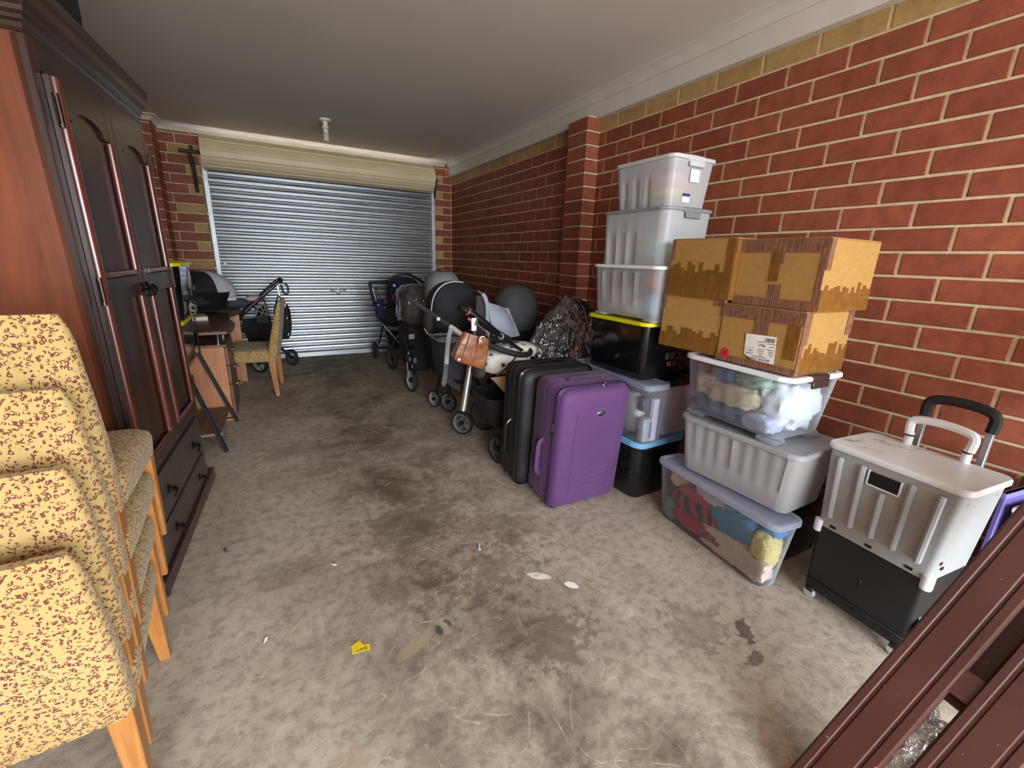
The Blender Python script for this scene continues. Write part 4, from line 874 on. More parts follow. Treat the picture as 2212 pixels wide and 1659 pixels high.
for y in (-.125, .0, .125):
    bm = new(); box(bm, -.1325, -.128, y-.011, y+.011, .346, .356); obj('slot', bm, hole_shade, g_, smooth=0)
for x, z in ((-.10, .63), (-.10, .40), (-.08, .375), (.0, .52), (.08, .63)):
    bm = new(); box(bm, x-.008, x+.008, -.2005+.008*(z < .55)+.004*(z < .45), -.186, z, z+.01); obj('slot', bm, hole_shade, g_, smooth=0)
for y in (-.178, .178):
    bm = new(); lathe(bm, [(.014, -.03), (.016, -.03), (.018, -.02), (.018, .02), (.012, .024)], 14, T(-.122, y, .335)); obj('corner_post', bm, wlid, g_)
bm = new(); pts = rr(.29, .43, .035, 0, n=5)
loft(bm, [[V((p.x*.985, p.y*.985, .664)) for p in pts], [V((p.x, p.y, .667)) for p in pts], [V((p.x, p.y, .682)) for p in pts], [V((p.x*.98, p.y*.985, .687)) for p in pts]]); obj('lid', bm, whl, cart, smooth=40)
bm = new(); hollow(bm, .255, .355, .045, .333, .262, .365); bc = obj('black_crate', bm, blkd if False else mat('matt_black_plastic', (20, 20, 21), .55, var=.06), cart, smooth=40)
bm = new(); box(bm, -.1335, -.122, -.17, .17, .085, .092, .002); box(bm, -.1345, -.126, -.012, -.009, .17, .21, .001); obj('edge_line', bm, blk, bc)
for y in (-.12, .0, .14):
    bm = new(); box(bm, -.1305, -.12, y-.016, y+.016, .062, .074); obj('slot', bm, hole_shade, bc, smooth=0)
lgw = mat('light_grey_wheel', (176, 176, 172), .5)
for x in (-.115, .105):
    for y in (-.155, .15):
        bm = new(); lathe(bm, [(.006, -.008), (.020, -.008), (.022, -.004), (.022, .004), (.020, .008), (.006, .008)], 16, T(x-.008, y, .022, ry=rad(90))); cw = obj('caster', bm, lgw, cart); bm = new(); box(bm, x-.02, x+.02, y-.015, y+.015, .03, .05, .003); obj('caster_fork', bm, blk, cw)
for y in (-.085, .085):                       # white inner pull handle
    bm = new(); tube(bm, [(.125, y, .55), (.132, y, .735)], .014, 10); obj('handle_post', bm, wlid, cart)
bm = new(); tube(bm, bez([(.132, -.088, .728), (.134, -.09, .778), (.135, -.06, .792), (.136, 0, .797), (.135, .06, .792), (.134, .09, .778), (.132, .088, .728)], 4), .015, 8); obj('handle', bm, wlid, cart)
for y in (-.085, .085):
    bm = new(); lathe(bm, [(.0155, 0), (.0165, .001), (.0165, .005), (.0155, .006)], 14, T(.132, y, .722)); obj('collar', bm, blk, cart)
alu = mat('brushed_aluminium', (176, 178, 180), .35, metal=.6)
for y in (-.095, .095):                       # taller handle with black grip near the wall
    bm = new(); box(bm, .215, .232, y-.010, y+.010, .06, .80, .002); obj('handle_post', bm, alu, cart)
bm = new(); tube(bm, bez([(.224, -.095, .79), (.224, -.096, .84), (.224, -.07, .862), (.224, 0, .870), (.224, .07, .862), (.224, .096, .84), (.224, .095, .79)], 4), .018, 8); obj('handle', bm, rub, cart)
bm = new(); box(bm, .135, .235, -.12, .12, .06, .085, .003); obj('handle_bracket', bm, blk, cart)
bm = new(); Mr = T(-.085, -.193, .128, rz=rad(25)) @ T(rx=rad(90)); prof_ = [(.050, -.016), (.050, .016), (.044, .018), (.041, .016), (.041, -.016), (.044, -.018)]
rings = [[Mr @ V((q*cos(2*pi*i/32), q*sin(2*pi*i/32), z)) for i in range(32)] for q, z in prof_]; loft(bm, rings + [rings[0]], False, False); wh_ = obj('wheel', bm, mat('cream_wheel_rim', (206, 204, 192), .5), cart)
bm = new(); lathe(bm, [(.006, -.02), (.014, -.016), (.040, -.006), (.040, .006), (.014, .016), (.006, .02)], 20, Mr); obj('hub', bm, blk, cart if False else wh_)
# ================================================================ PRAMS ALONG THE RIGHT WALL
navy = mat('navy_fabric', (34, 34, 58), .8, var=.15, vs=14, bump=.2, bs=200); hoodk = mat('charcoal_hood_fabric', (44, 45, 48), .85, var=.12, vs=10, bump=.2, bs=220)
lgf = mat('light_grey_fabric', (164, 168, 182), .75, var=.08, vs=8, bump=.25, bs=30); hgr = mat('heather_grey_fabric', (128, 128, 130), .8, var=.1, vs=40, bump=.2, bs=160); dgh = mat('dark_grey_hood', (78, 80, 83), .85, var=.1, vs=8, bump=.2, bs=240)
pip = mat('white_piping', (214, 212, 206), .6); rimg = mat('grey_rim', (128, 128, 126), .45, metal=.2); rims = mat('silver_rim', (190, 190, 188), .35, metal=.5); satin = mat('satin_aluminium', (196, 192, 186), .38, metal=.7)
taupe = mat('taupe_mesh', (62, 56, 52), .8, var=.2, vs=30); foam = mat('grey_foam_grip', (52, 51, 50), .9, bump=.2)
def pvc(name, rgb, dif, bs=14, st=1.0, gl=.10):
    """thin clear film: mostly see-through, a little milky, sharp creased highlights"""
    a = N(name); co = a.coord(); w1 = a.noise(a.coord(scale=(1, 1, .4)), bs, 2, .5, 1.0); w2 = a.noise(a.coord(scale=(1, 1, .15)), bs*2.5, 2, .5, 1.0); h = a.math('ADD', w1, a.math('MULTIPLY', w2, .6))
    nr = a.n('Bump', i_Strength=st, i_Distance=.10); a.l(h, nr.inputs['Height'])
    g = a.n('BsdfGlossy', i_Roughness=.10); g.inputs[0].default_value = (1, 1, 1, 1); a.l(nr.outputs[0], g.inputs['Normal'])
    d = a.n('BsdfDiffuse'); d.inputs[0].default_value = L(rgb); tr = a.n('BsdfTransparent'); tr.inputs[0].default_value = (.96, .965, .97, 1)
    m1 = a.n('MixShader', I0=dif); a.l(tr.outputs[0], m1.inputs[1]); a.l(d.outputs[0], m1.inputs[2])
    fr = a.n('Fresnel', i_IOR=1.5); a.l(nr.outputs[0], fr.inputs['Normal']); k = a.math('MINIMUM', a.math('ADD', a.math('MULTIPLY', fr.outputs[0], .8), gl), .9)
    m2 = a.n('MixShader'); a.l(k, m2.inputs[0]); a.l(m1.outputs[0], m2.inputs[1]); a.l(g.outputs[0], m2.inputs[2]); a.l(m2.outputs[0], a.out.inputs[0]); return a.m
pvcc = pvc('clear_rain_cover', (150, 152, 156), .07, 9, 1.0, .24); pvcg = pvc('smoky_rain_cover', (96, 90, 85), .55, 7, .35, .02)
def wobj(name, bm, m, t, par=None, smooth=50):
    """mesh given in world coordinates, stored relative to its thing"""
    o = obj(name, bm, m, par or t, smooth=smooth); o.data.transform(Matrix.Translation(-t.location)); return o
def tb(name, t, pts, r, m, n=8, k=0, par=None, **kw):
    if k and hasattr(r, '__len__'):
        f = len(r)-1; r = [r[min(f-1, i//k)] + (r[min(f, i//k+1)] - r[min(f-1, i//k)])*((i - k*min(f-1, i//k))/k) for i in range(k*f+1)]
    bm = new(); tube(bm, bez(pts, k) if k else pts, r, n, **kw); return wobj(name, bm, m, t, par)
def wheel(t, c, r, wd_=.030, rim=None, ns=5, turn=0, lean=0):
    """tyre with spoked rim and hub; axle along X turned about Z by turn"""
    M = T(*c, rz=turn) @ T(ry=rad(90)); rim = rim or rimg; h = wd_/2
    bm = new(); pr = []
    for i in range(11):
        a = -pi/2 + pi*i/10*1.0; pr.append((r*.90 + r*.10*cos(a), h*sin(a)))
    pr = [(r*.80, -h*.8)] + pr + [(r*.80, h*.8), (r*.80, -h*.8)]
    rings = [[M @ V((q*cos(2*pi*i/28), q*sin(2*pi*i/28), z)) for i in range(28)] for q, z in pr]; loft(bm, rings, False, False)
    w_ = wobj('wheel', bm, rub, t)
    bm = new(); rings = [[M @ V((q*cos(2*pi*i/28), q*sin(2*pi*i/28), z)) for i in range(28)] for q, z in ((r*.82, -h*.7), (r*.82, h*.85), (r*.70, h*.85), (r*.68, 0), (r*.70, -h*.7), (r*.82, -h*.7))]; loft(bm, rings, False, False); wobj('rim', bm, rim, t, w_)
    for i in range(ns):
        a = 2*pi*i/ns + .3; d = V((cos(a), sin(a), 0)); s = V((-sin(a), cos(a), 0)); bm = new()
        for o_ in (-1, 1):
            P = [M @ (d*r*.18 + s*o_*r*.10 + V((0, 0, h*.3))), M @ (d*r*.74 + s*o_*r*.07 + V((0, 0, h*.6)))]; tube(bm, P, r*.035, 6)
        wobj('spoke', bm, rim, t, w_)
    bm = new(); lathe(bm, [(r*.10, -h*1.1), (r*.20, -h*.9), (r*.22, h*.6), (r*.16, h*1.1), (r*.05, h*1.2)], 16, M); wobj('hub', bm, blk, t, w_)
    return w_
def shell(bm, c, s, p=.75, seed=0, amp=.02, n=22, m=14, M=None, fr=1.5): blob(bm, c, s, seed, amp, fr, n, m, p, M)
def bag_seat(bm, c, w, l, z0, z1, k=.7, r=.08, y_out=0):
    x, y = c; loft(bm, [rr(w*k, l*k, r*k, z0, x, y, 6), rr(w*(k+1)/2, l*(k+1)/2, r, z0+(z1-z0)*.35, x, y, 6), rr(w, l, r, z1, x, y, 6), rr(w-.02, l-.02, r, z1, x, y, 6), rr(w*.9*(k+1)/2, l*.9*(k+1)/2, r, z0+(z1-z0)*.4, x, y, 6)])
# a: navy pram by the roller door
t = thing('pram', 'navy pram with black carry arch standing farthest back beside the roller door', 'pram', (1.40, 5.60, 0), group=None)
bm = new(); shell(bm, (1.50, 5.60, .86), (.215, .17, .215), .8); wobj('hood', bm, navy, t)
tb('carry_handle', t, [(1.275, 5.52, .86), (1.285, 5.5, 1.0), (1.35, 5.48, 1.075), (1.49, 5.46, 1.110), (1.62, 5.46, 1.07), (1.735, 5.47, .985), (1.75, 5.5, .86)], .016, blk, k=5)
tb('push_handle', t, [(1.14, 5.62, .70), (1.095, 5.62, .96), (1.11, 5.62, .995), (1.22, 5.62, 1.005), (1.34, 5.62, 1.015), (1.36, 5.62, .98), (1.30, 5.62, .75)], .020, foam, k=5)
tb('handle_post', t, [(1.115, 5.59, .93), (1.165, 5.59, .74)], .012, satin); tb('frame', t, [(1.15, 5.62, .72), (1.25, 5.60, .46), (1.42, 5.55, .16)], .014, blk)
tb('frame', t, [(1.20, 5.50, .50), (1.40, 5.35, .22)], .009, satin); tb('frame', t, [(1.24, 5.66, .48), (1.20, 5.80, .20)], .012, blk); tb('axle', t, [(1.15, 5.82, .13), (1.62, 5.82, .13)], .012, blk)
bm = new(); shell(bm, (1.36, 5.60, .60), (.17, .16, .15), .8); wobj('seat', bm, bk, t)
bm = new(); bag_seat(bm, (1.45, 5.62), .36, .30, .16, .36); wobj('basket', bm, bk, t)
wheel(t, (1.155, 5.83, .112), .112, .04, mat('dark_rim', (70, 70, 70), .5), 5); wheel(t, (1.62, 5.82, .112), .112, .04, MC['dark_rim'], 5)
bm = new(); box(bm, 1.315, 1.335, 5.436, 5.442, .80, .87, .002, None); wobj('warning_tag', bm, mat('red_tag', (176, 50, 56), .6), t)
bm = new(); lathe(bm, [(0, 0), (.016, .002), (.017, .006), (0, .009)], 14, T(1.345, 5.445, .975, rx=rad(90))); wobj('badge', bm, pip, t)
spn = N('spotted_navy'); q = spn.coord(); vv = spn.n('TexVoronoi', i_Scale=26); spn.l(q, vv.inputs['Vector']); spn.base(spn.ramp(vv.outputs['Distance'], (.18, (222, 222, 230)), (.26, (26, 28, 66)))); spn.set(Roughness=.8); spn = spn.m
t = thing('spotted_bag', 'small navy bag with white spots hanging on the navy pram', 'bag', (1.165, 5.44, .56))
bm = new(); shell(bm, (1.165, 5.44, .685), (.062, .045, .125), .8, 3, .06); wobj('bag_body', bm, spn, t)
tb('strap', t, [(1.14, 5.44, .79), (1.13, 5.47, .88), (1.15, 5.55, .95), (1.18, 5.44, .79)], .005, navy, 6, 4)
# b: black three wheeler under a smoky rain cover
t = thing('pram', 'black three wheeled pram with a smoky rain cover over its hood', 'pram', (1.40, 4.70, 0))
bm = new(); shell(bm, (1.42, 4.72, .83), (.18, .22, .185), .7); wobj('hood', bm, bk, t)
bm = new(); shell(bm, (1.40, 4.66, .815), (.222, .25, .222), .62, 5, .10, 40, 22, None, 4.5); wobj('rain_cover', bm, pvcg, t)
bm = new(); loft(bm, [rr(.20, .30, .06, .15, 1.34, 4.55, 6), rr(.26, .44, .08, .30, 1.34, 4.62, 6), rr(.28, .46, .08, .60, 1.36, 4.68, 6), rr(.22, .36, .08, .66, 1.38, 4.7, 6)]); wobj('seat', bm, bk, t)
bm = new(); box(bm, 1.215, 1.275, 4.392, 4.398, .50, .55, .001); wobj('care_label', bm, mat('beige_label', (188, 172, 150), .7), t)
for x in (1.145, 1.195): tb('fork', t, [(x, 4.19, .14), (x, 4.24, .27), (1.19, 4.34, .38)], .008, satin, 6)
bm = new(); box(bm, 1.15, 1.21, 4.22, 4.30, .27, .36, .01); wobj('fork_crown', bm, blk, t)
wheel(t, (1.170, 4.18, .122), .122, .045, rims, 3, .15); wheel(t, (1.215, 5.15, .14), .14, .05, MC['dark_rim'], 5, .1); wheel(t, (1.64, 5.12, .14), .14, .05, MC['dark_rim'], 5, .1)
tb('frame', t, [(1.19, 4.34, .40), (1.24, 4.70, .52), (1.22, 5.10, .30), (1.215, 5.15, .16)], .014, blk, k=4); tb('frame', t, [(1.22, 4.36, .40), (1.50, 4.80, .45), (1.62, 5.12, .16)], .014, blk, k=4)
bm = new(); lathe(bm, [(.022, 0), (.030, .004), (.030, .012), (.022, .016)], 16, T(1.262, 4.395, .27, rx=rad(90))); wobj('ring_emblem', bm, rimg, t)
# c: big black hood with white piping and heather grey cap
t = thing('pram', 'pram with a large black hood edged in white piping and a grey cap', 'pram', (1.50, 4.05, 0))
bm = new(); shell(bm, (1.50, 4.16, 1.00), (.172, .20, .212), .85); wobj('hood_cap', bm, hgr, t)['label'] = 'heather grey cap of the hood'
bm = new(); shell(bm, (1.545, 4.03, .83), (.235, .20, .285), .72); wobj('hood', bm, hoodk, t)
tb('piping', t, [(1.300, 3.93, .66), (1.300, 3.92, .80), (1.312, 3.91, .93), (1.35, 3.90, 1.02), (1.43, 3.91, 1.085), (1.53, 3.92, 1.108), (1.63, 3.94, 1.10)], .006, pip, 6, 5)
bm = new(); box(bm, 1.42, 1.54, 4.0, 4.10, 1.195, 1.222, .01); wobj('cap_handle', bm, mat('tan_brown_leather', (86, 48, 34), .5), t)
bm = new(); loft(bm, [rr(.30, .34, .08, .20, 1.52, 4.02, 6), rr(.42, .46, .1, .40, 1.53, 4.02, 6), rr(.46, .48, .1, .62, 1.54, 4.03, 6), rr(.40, .40, .1, .68, 1.54, 4.03, 6)]); wobj('carrycot', bm, bk, t)
bm = new(); shell(bm, (1.262, 3.90, .735), (.045, .07, .115), .8, 4, .05); ff = wobj('foot_cover', bm, taupe, t)
tb('piping', t, [(1.215, 3.86, .69), (1.235, 3.83, .645), (1.27, 3.825, .635), (1.30, 3.84, .615)], .005, pip, 6, 4, par=ff)
for p in ([(1.25, 3.66, .12), (1.34, 3.78, .30), (1.44, 3.95, .40)], [(1.56, 4.30, .12), (1.56, 4.15, .40)], [(1.70, 3.7, .12), (1.66, 3.9, .40)]): tb('frame', t, p, .013, blk)
wheel(t, (1.222, 3.64, .079), .079, .034, rims, 4, .35); wheel(t, (1.70, 3.68, .079), .079, .034, rims, 4, .2); wheel(t, (1.57, 4.32, .10), .10, .034, MC['dark_rim'], 5)
# d: silver framed pram with grey bucket seat
t = thing('pram', 'silver framed pram with grey bucket seat and tubular front leg', 'pram', (1.25, 3.10, 0))
tb('push_bar', t, [(.905, 3.28, 1.025), (.925, 3.26, 1.010), (1.06, 3.12, .905), (1.150, 3.04, .835)], .019, foam); tb('grip_end', t, [(.915, 3.30, 1.015), (.90, 3.42, 1.02), (.95, 3.58, 1.015), (1.1, 3.64, .99)], .017, foam, 8, 4)
tb('bar_joint', t, [(1.150, 3.04, .835), (1.178, 3.02, .812), (1.225, 2.98, .772)], [.016, .021, .019], mat('white_plastic', (226, 220, 208)), 10)
bm = new(); lathe(bm, [(0, 0), (.014, .002), (.014, .008), (0, .010)], 12, T(1.075, 3.08, .885, rx=rad(90))); wobj('button', bm, MC['white_plastic'], t)
lg = tb('front_leg', t, [(1.302, 2.985, .575), (1.300, 2.984, .565), (1.221, 2.950, .188)], .026, satin, 14)
tb('leg_band', t, [(1.292, 2.982, .525), (1.290, 2.981, .517)], .0272, blk, 14, par=lg)
for u in (.08, .2, .86, .93):
    p = V((1.302, 2.985, .575)).lerp(V((1.221, 2.950, .188)), u); bm = new(); lathe(bm, [(0, -.002), (.004, -.002), (.004, .002), (0, .003)], 8, T(p.x+.006, p.y-.026, p.z, rx=rad(90))); wobj('rivet', bm, blk if u < .5 else chrome, t, lg)
tb('leg_socket', t, [(1.224, 2.951, .196), (1.212, 2.945, .135)], .024, blk, 12)
wheel(t, (1.206, 2.935, .094), .094, .038, rimg, 5, .62); wheel(t, (1.300, 3.475, .089), .089, .036, rimg, 5, .5); wheel(t, (1.66, 3.02, .094), .094, .038, rimg, 5, .4)
tb('frame', t, [(1.30, 3.47, .13), (1.30, 3.42, .28), (1.33, 3.15, .36), (1.44, 2.99, .52)], .014, blk, k=4); tb('frame', t, [(1.302, 2.985, .57), (1.48, 2.99, .60), (1.66, 3.01, .50), (1.66, 3.02, .12)], .015, satin, k=4)
bm = new(); bag_seat(bm, (1.26, 3.28), .30, .34, .385, .700, .80, .09); bs_ = wobj('seat', bm, mat('grey_navy_fabric', (50, 50, 60), .8, bump=.2, bs=180), t)
tb('seat_rim', t, [p for p in rr(.295, .335, .09, .702, 1.26, 3.28, 6)], .011, hgr, 8, closed=True, par=bs_)
bm = new(); shell(bm, (1.26, 3.30, .665), (.125, .14, .03), .8); wobj('seat_liner', bm, lgf, t, bs_)
bm = new(); P = [(1.152, 3.02, .822), (1.125, 3.0, .75), (1.105, 2.985, .62), (1.098, 2.98, .56)]; tube(bm, bez(P, 5), .019, 8, sx=1, sy=.14); sp1 = wobj('strap', bm, mat('label_white_satin', (206, 206, 212), .6), t); sp1['label'] = 'white satin care strap'
bm = new(); P = [(1.098, 2.98, .56), (1.088, 2.975, .48), (1.075, 2.97, .42), (1.085, 2.97, .405)]; tube(bm, bez(P, 5), .019, 8, sx=1, sy=.14); wobj('strap', bm, mat('grey_webbing', (92, 88, 84), .8), t)
bm = new(); loft(bm, [[V((1.10+.06*i, 3.02+.02*i, .40-.03*i+.05*(i/6-.5)**2*4)) + d_ for d_ in (V((0, 0, .03)), V((0, -.012, 0)), V((0, 0, -.03)), V((0, .012, 0)))] for i in range(7)]); wobj('basket_edge', bm, mat('dark_grey_webbing', (58, 56, 55), .85), t)
# e: pale grey sling seat
t = thing('stroller', 'folded stroller with a pale grey sling seat and padded side bar', 'stroller', (1.66, 3.34, 0))
tb('side_bar', t, [(1.528, 3.30, 1.045), (1.553, 3.30, 1.025), (1.575, 3.29, .95), (1.578, 3.285, .84), (1.582, 3.28, .70)], [.014, .018, .020, .022, .024], lgf, 10, 4)
tb('grip_end', t, [(1.50, 3.31, 1.066), (1.53, 3.30, 1.045)], .021, blk, 10)
def sheet(bm, A, B, D_, E_, nx=8, ny=8, sag=.03, th=.006, seed=0):
    """cloth between four corners A-B (top) and D-E (bottom)"""
    A, B, D_, E_ = V(A), V(B), V(D_), V(E_); g = []
    for i in range(nx+1):
        r = []
        for j in range(ny+1):
            u, v = i/nx, j/ny; p = A.lerp(B, u).lerp(D_.lerp(E_, u), v); nn = (B-A).cross(D_-A).normalized()
            p += nn*(-sag*sin(pi*u)*sin(pi*v) + .012*mn.noise(V((u*3+seed, v*3, seed)))); r.append((p, p+nn*th))
        g.append(r)
    rings = [[q[0] for q in r] + [q[1] for q in reversed(r)] for r in g]; loft(bm, rings)
bm = new(); sheet(bm, (1.575, 3.28, .98), (1.80, 3.36, .915), (1.60, 3.20, .665), (1.87, 3.24, .69), sag=.05, seed=3); wobj('seat', bm, lgf, t)
bm = new(); sheet(bm, (1.50, 3.34, 1.03), (1.56, 3.31, 1.03), (1.49, 3.34, .66), (1.58, 3.30, .66), sag=.0, seed=5); wobj('mesh_panel', bm, taupe, t)
tb('frame', t, [(1.58, 3.28, .70), (1.66, 3.20, .40), (1.75, 3.12, .10)], .012, blk); tb('frame', t, [(1.86, 3.26, .70), (1.86, 3.4, .40), (1.86, 3.5, .10)], .012, blk); tb('cross_bar', t, [(1.80, 3.36, .915), (1.86, 3.24, .69)], .012, lgf)
tb('frame', t, [(1.60, 3.26, .64), (1.86, 3.26, .66)], .012, blk); wheel(t, (1.75, 3.12, .08), .08, .03, rimg, 5); wheel(t, (1.86, 3.5, .08), .08, .03, rimg, 5)
# f: dark grey hooded pram against the wall
t = thing('pram', 'pram with a smooth dark grey hood close to the brick wall', 'pram', (2.03, 3.62, 0))
bm = new(); shell(bm, (2.015, 3.60, .86), (.195, .22, .245), .82); wobj('hood', bm, dgh, t)
bm = new(); loft(bm, [rr(.30, .36, .08, .26, 2.03, 3.64, 6), rr(.38, .44, .1, .5, 2.02, 3.62, 6), rr(.38, .44, .1, .7, 2.02, 3.62, 6)]); wobj('seat', bm, bk, t)
for x, y in ((1.86, 3.74), (2.17, 3.74)): tb('frame', t, [(x, y, .10), (x, y-.1, .4), (x+(.05 if x < 2 else -.05), y-.12, .55)], .013, blk); wheel(t, (x, y, .10), .10, .035, MC['dark_rim'], 5)
tb('push_handle', t, [(1.80, 4.0, .98), (1.86, 3.92, .90), (1.9, 3.86, .6)], .015, blk)
# g: black hood under a clear rain cover
t = thing('pram', 'black pram wrapped in a crinkled clear plastic rain cover', 'pram', (2.05, 2.88, 0))
bm = new(); shell(bm, (2.13, 2.88, .77), (.165, .22, .275), .8); wobj('hood', bm, bk, t)
bm = new(); loft(bm, [rr(.36, .40, .08, .18, 2.10, 2.88, 6), rr(.46, .46, .1, .45, 2.08, 2.88, 6), rr(.40, .44, .1, .60, 2.1, 2.88, 6)]); wobj('seat', bm, bk, t)
def cover(bm, n=90, m=40):
    rings = []
    for i in range(m+1):
        v = i/m; r = []
        for j in range(n):
            a = 2*pi*j/n; lean = -.16*(v)**1.3
            cx = 2.085 + lean*max(0, -cos(a))*.9; cyy = 2.83; R_ = .30*math.sin(min(1, .06+v*1.02)*pi/2)**.8
            q = 1 + .07*mn.noise(V((cos(a)*3.1, sin(a)*3.1, v*1.1))) + .045*v*abs(sin(7*a + 2.5*v)) + .03*mn.noise(V((cos(a)*9, sin(a)*9, v*2.2)))
            x = cx + cos(a)*R_*.83*q; y = cyy + sin(a)*R_*.95*q; z = 1.062 - .50*v - (.06*v*max(0, -cos(a)) if v > .5 else 0) + .012*mn.noise(V((a*2, v*6, 1)))
            r.append(V((min(x, 2.40), y, z)))
        rings.append(r)
    loft(bm, rings, True, False)
bm = new(); cover(bm); wobj('rain_cover', bm, pvcc, t, smooth=80)
bm = new(); sheet(bm, (1.72, 2.75, .72), (1.86, 2.72, .70), (1.37, 2.68, .77), (1.60, 2.62, .66), sag=.02, seed=9, th=.002); wobj('cover_flap', bm, pvcc, t, smooth=80)
tb('hood_hinge', t, [(2.11, 2.60, .86), (2.14, 2.58, .90), (2.17, 2.585, .88)], .012, satin, 8)
for x in (1.92, 2.25): tb('frame', t, [(x, 2.8, .11), (x, 2.9, .4)], .013, blk); wheel(t, (x, 2.78, .11), .11, .035, MC['dark_rim'], 5)
# h: black chassis with white patterned seat pad, behind the suitcases
t = thing('pram', 'black pram with white patterned seat pad and leather trimmed handle behind the suitcases', 'pram', (1.40, 2.60, 0))
tb('push_handle', t, [(1.088, 2.55, 1.000), (1.115, 2.55, .985), (1.21, 2.55, .915), (1.318, 2.55, .832)], [.023, .026, .026, .023], blkg, 12)
tb('chassis_arm', t, [(1.318, 2.55, .832), (1.46, 2.55, .738), (1.62, 2.55, .635), (1.74, 2.55, .50)], .018, blkg, 12, sx=1, sy=.8)
bm = new(); lathe(bm, [(.0, 0), (.027, .001), (.030, .005), (.030, .036), (.027, .041), (0, .042)], 20, T(1.319, 2.572, .832, rx=rad(90))); jn = wobj('joint', bm, blk, t); bm = new(); lathe(bm, [(.012, 0), (.015, .002), (.019, .002), (.019, 0)], 20, T(1.319, 2.531, .832, rx=rad(90))); wobj('joint_ring', bm, rimg, t, jn)
tb('leather_ring', t, [(1.083, 2.55, 1.003), (1.091, 2.55, .998)], .0275, mat('tan_leather', (158, 88, 50), .5), 14); tb('cross_handle', t, [(1.085, 2.55, 1.002), (1.055, 2.58, 1.018), (1.075, 2.66, 1.02), (1.19, 2.82, 1.0), (1.27, 2.88, .95)], .021, blk, 10, 4)
tb('chassis_arm', t, [(1.27, 2.88, .95), (1.32, 2.88, .885), (1.62, 2.86, .71), (1.72, 2.86, .5)], .017, blk, 10)
whp = N('white_triangle_pad'); q = whp.coord(scale=(1, 1, 1)); vv = whp.n('TexVoronoi', i_Scale=13, distance='CHEBYCHEV'); whp.l(q, vv.inputs['Vector']); whp.base(whp.ramp(vv.outputs['Distance'], (.15, (52, 58, 70)), (.17, (226, 222, 212)))); whp.set(Roughness=.85); whp.bump(whp.noise(whp.coord(), 30, 4), .5, .006); whp = whp.m
bm = new(); blob(bm, (1.37, 2.60, .655), (.185, .15, .085), 6, .10, 1.6, 24, 14, .75); wobj('seat_pad', bm, whp, t, smooth=80)
bm = new(); blob(bm, (1.50, 2.66, .70), (.15, .13, .06), 16, .14, 2.2, 20, 12, .75); wobj('seat_pad', bm, whp, t, smooth=80)
tb('pad_strap', t, [(1.26, 2.46, .585), (1.35, 2.455, .66), (1.42, 2.47, .72), (1.47, 2.50, .74)], .005, blk, 6, 4)
bb = [V((1.395 + .150*cos(a)*(1+.1*cos(2*a)), 2.56 + .105*sin(a), .752 - .035*cos(a) + .03*sin(a))) for a in [2*pi*i/28 for i in range(28)]]
tb('bumper_bar', t, bb, .019, rub, 10, closed=True)
bm = new(); sheet(bm, (1.235, 2.50, .565), (1.42, 2.50, .565), (1.36, 2.43, .42), (1.50, 2.43, .40), sag=-.02, th=.012, seed=4); wobj('foot_rest', bm, mat('beige_board', (206, 182, 142), .7), t)
bm = new(); blob(bm, (1.185, 2.60, .60), (.035, .08, .055), 14, .15, 3, 16, 10, .8); wobj('fleece_liner', bm, mat('brown_grey_fleece', (66, 60, 54), .95, bump=.5, bs=200), t, smooth=80)
for p in ([(1.74, 2.55, .50), (1.55, 2.6, .30), (1.385, 2.94, .14)], [(1.60, 2.55, .62), (1.45, 2.5, .35), (1.25, 2.37, .12)], [(1.72, 2.86, .5), (1.72, 2.5, .12)]): tb('frame', t, p, .014, blk)
bm = new(); bag_seat(bm, (1.46, 2.68), .46, .40, .17, .40); wobj('basket', bm, mat('dark_basket_fabric', (40, 38, 38), .85), t)
wheel(t, (1.395, 2.95, .125), .125, .036, MC['dark_rim'], 5, .5); wheel(t, (1.235, 2.385, .10), .10, .036, MC['dark_rim'], 5, .1); wheel(t, (1.74, 2.42, .10), .10, .036, MC['dark_rim'], 5, .1)
# brown handbag hung on the pram with its tag and clip
lea = N('brown_leather'); q = lea.coord(); n_ = lea.noise(q, 9, 5, .6, 1); lea.base(lea.ramp(n_, (.3, (108, 62, 34)), (.7, (156, 94, 54)))); lea.set(Roughness=.34, Coat_Weight=.2); lea.bump(n_, .35, .01); lea = lea.m
t = thing('handbag', 'brown leather handbag hanging from the pram handle', 'handbag', (1.09, 2.52, .69))
Mb_ = T(1.095, 2.50, .765, ry=rad(20), rz=rad(-8)); bm = new(); rings = []
for z, w_, d_, cx in ((-.098, .20, .085, 0), (-.085, .225, .10, 0), (-.02, .215, .088, .0), (.05, .195, .060, 0), (.092, .180, .034, .0), (.092, .170, .024, 0), (.03, .17, .03, 0)):
    rings.append([Mb_ @ (p + V((cx, .010*sin(p.x*60+z*20)*(1 if z < .08 else .5), .006*sin(p.x*40)))) for p in rr(w_, d_, .02, z, n=8)])
loft(bm, rings); bgb = wobj('bag_body', bm, lea, t, smooth=60)
def onb(x, y, z): return Mb_ @ V((x, y, z))
for x in (-.062, .012): tb('seam', t, [onb(x, -.052, -.085), onb(x+.004, -.047, -.02), onb(x+.008, -.034, .05), onb(x+.01, -.02, .09)], .003, lea, 6, 3, par=bgb)
bm = new(); box(bm, .005, .05, -.046, -.034, .03, .098, .003, Mb_); wobj('strap_tab', bm, lea, t, bgb)
tb('ring', t, [onb(.028 + .02*cos(a), -.045, .085 + .020*sin(a)) for a in [2*pi*i/14 for i in range(14)]], .003, chrome, 6, closed=True, par=bgb)
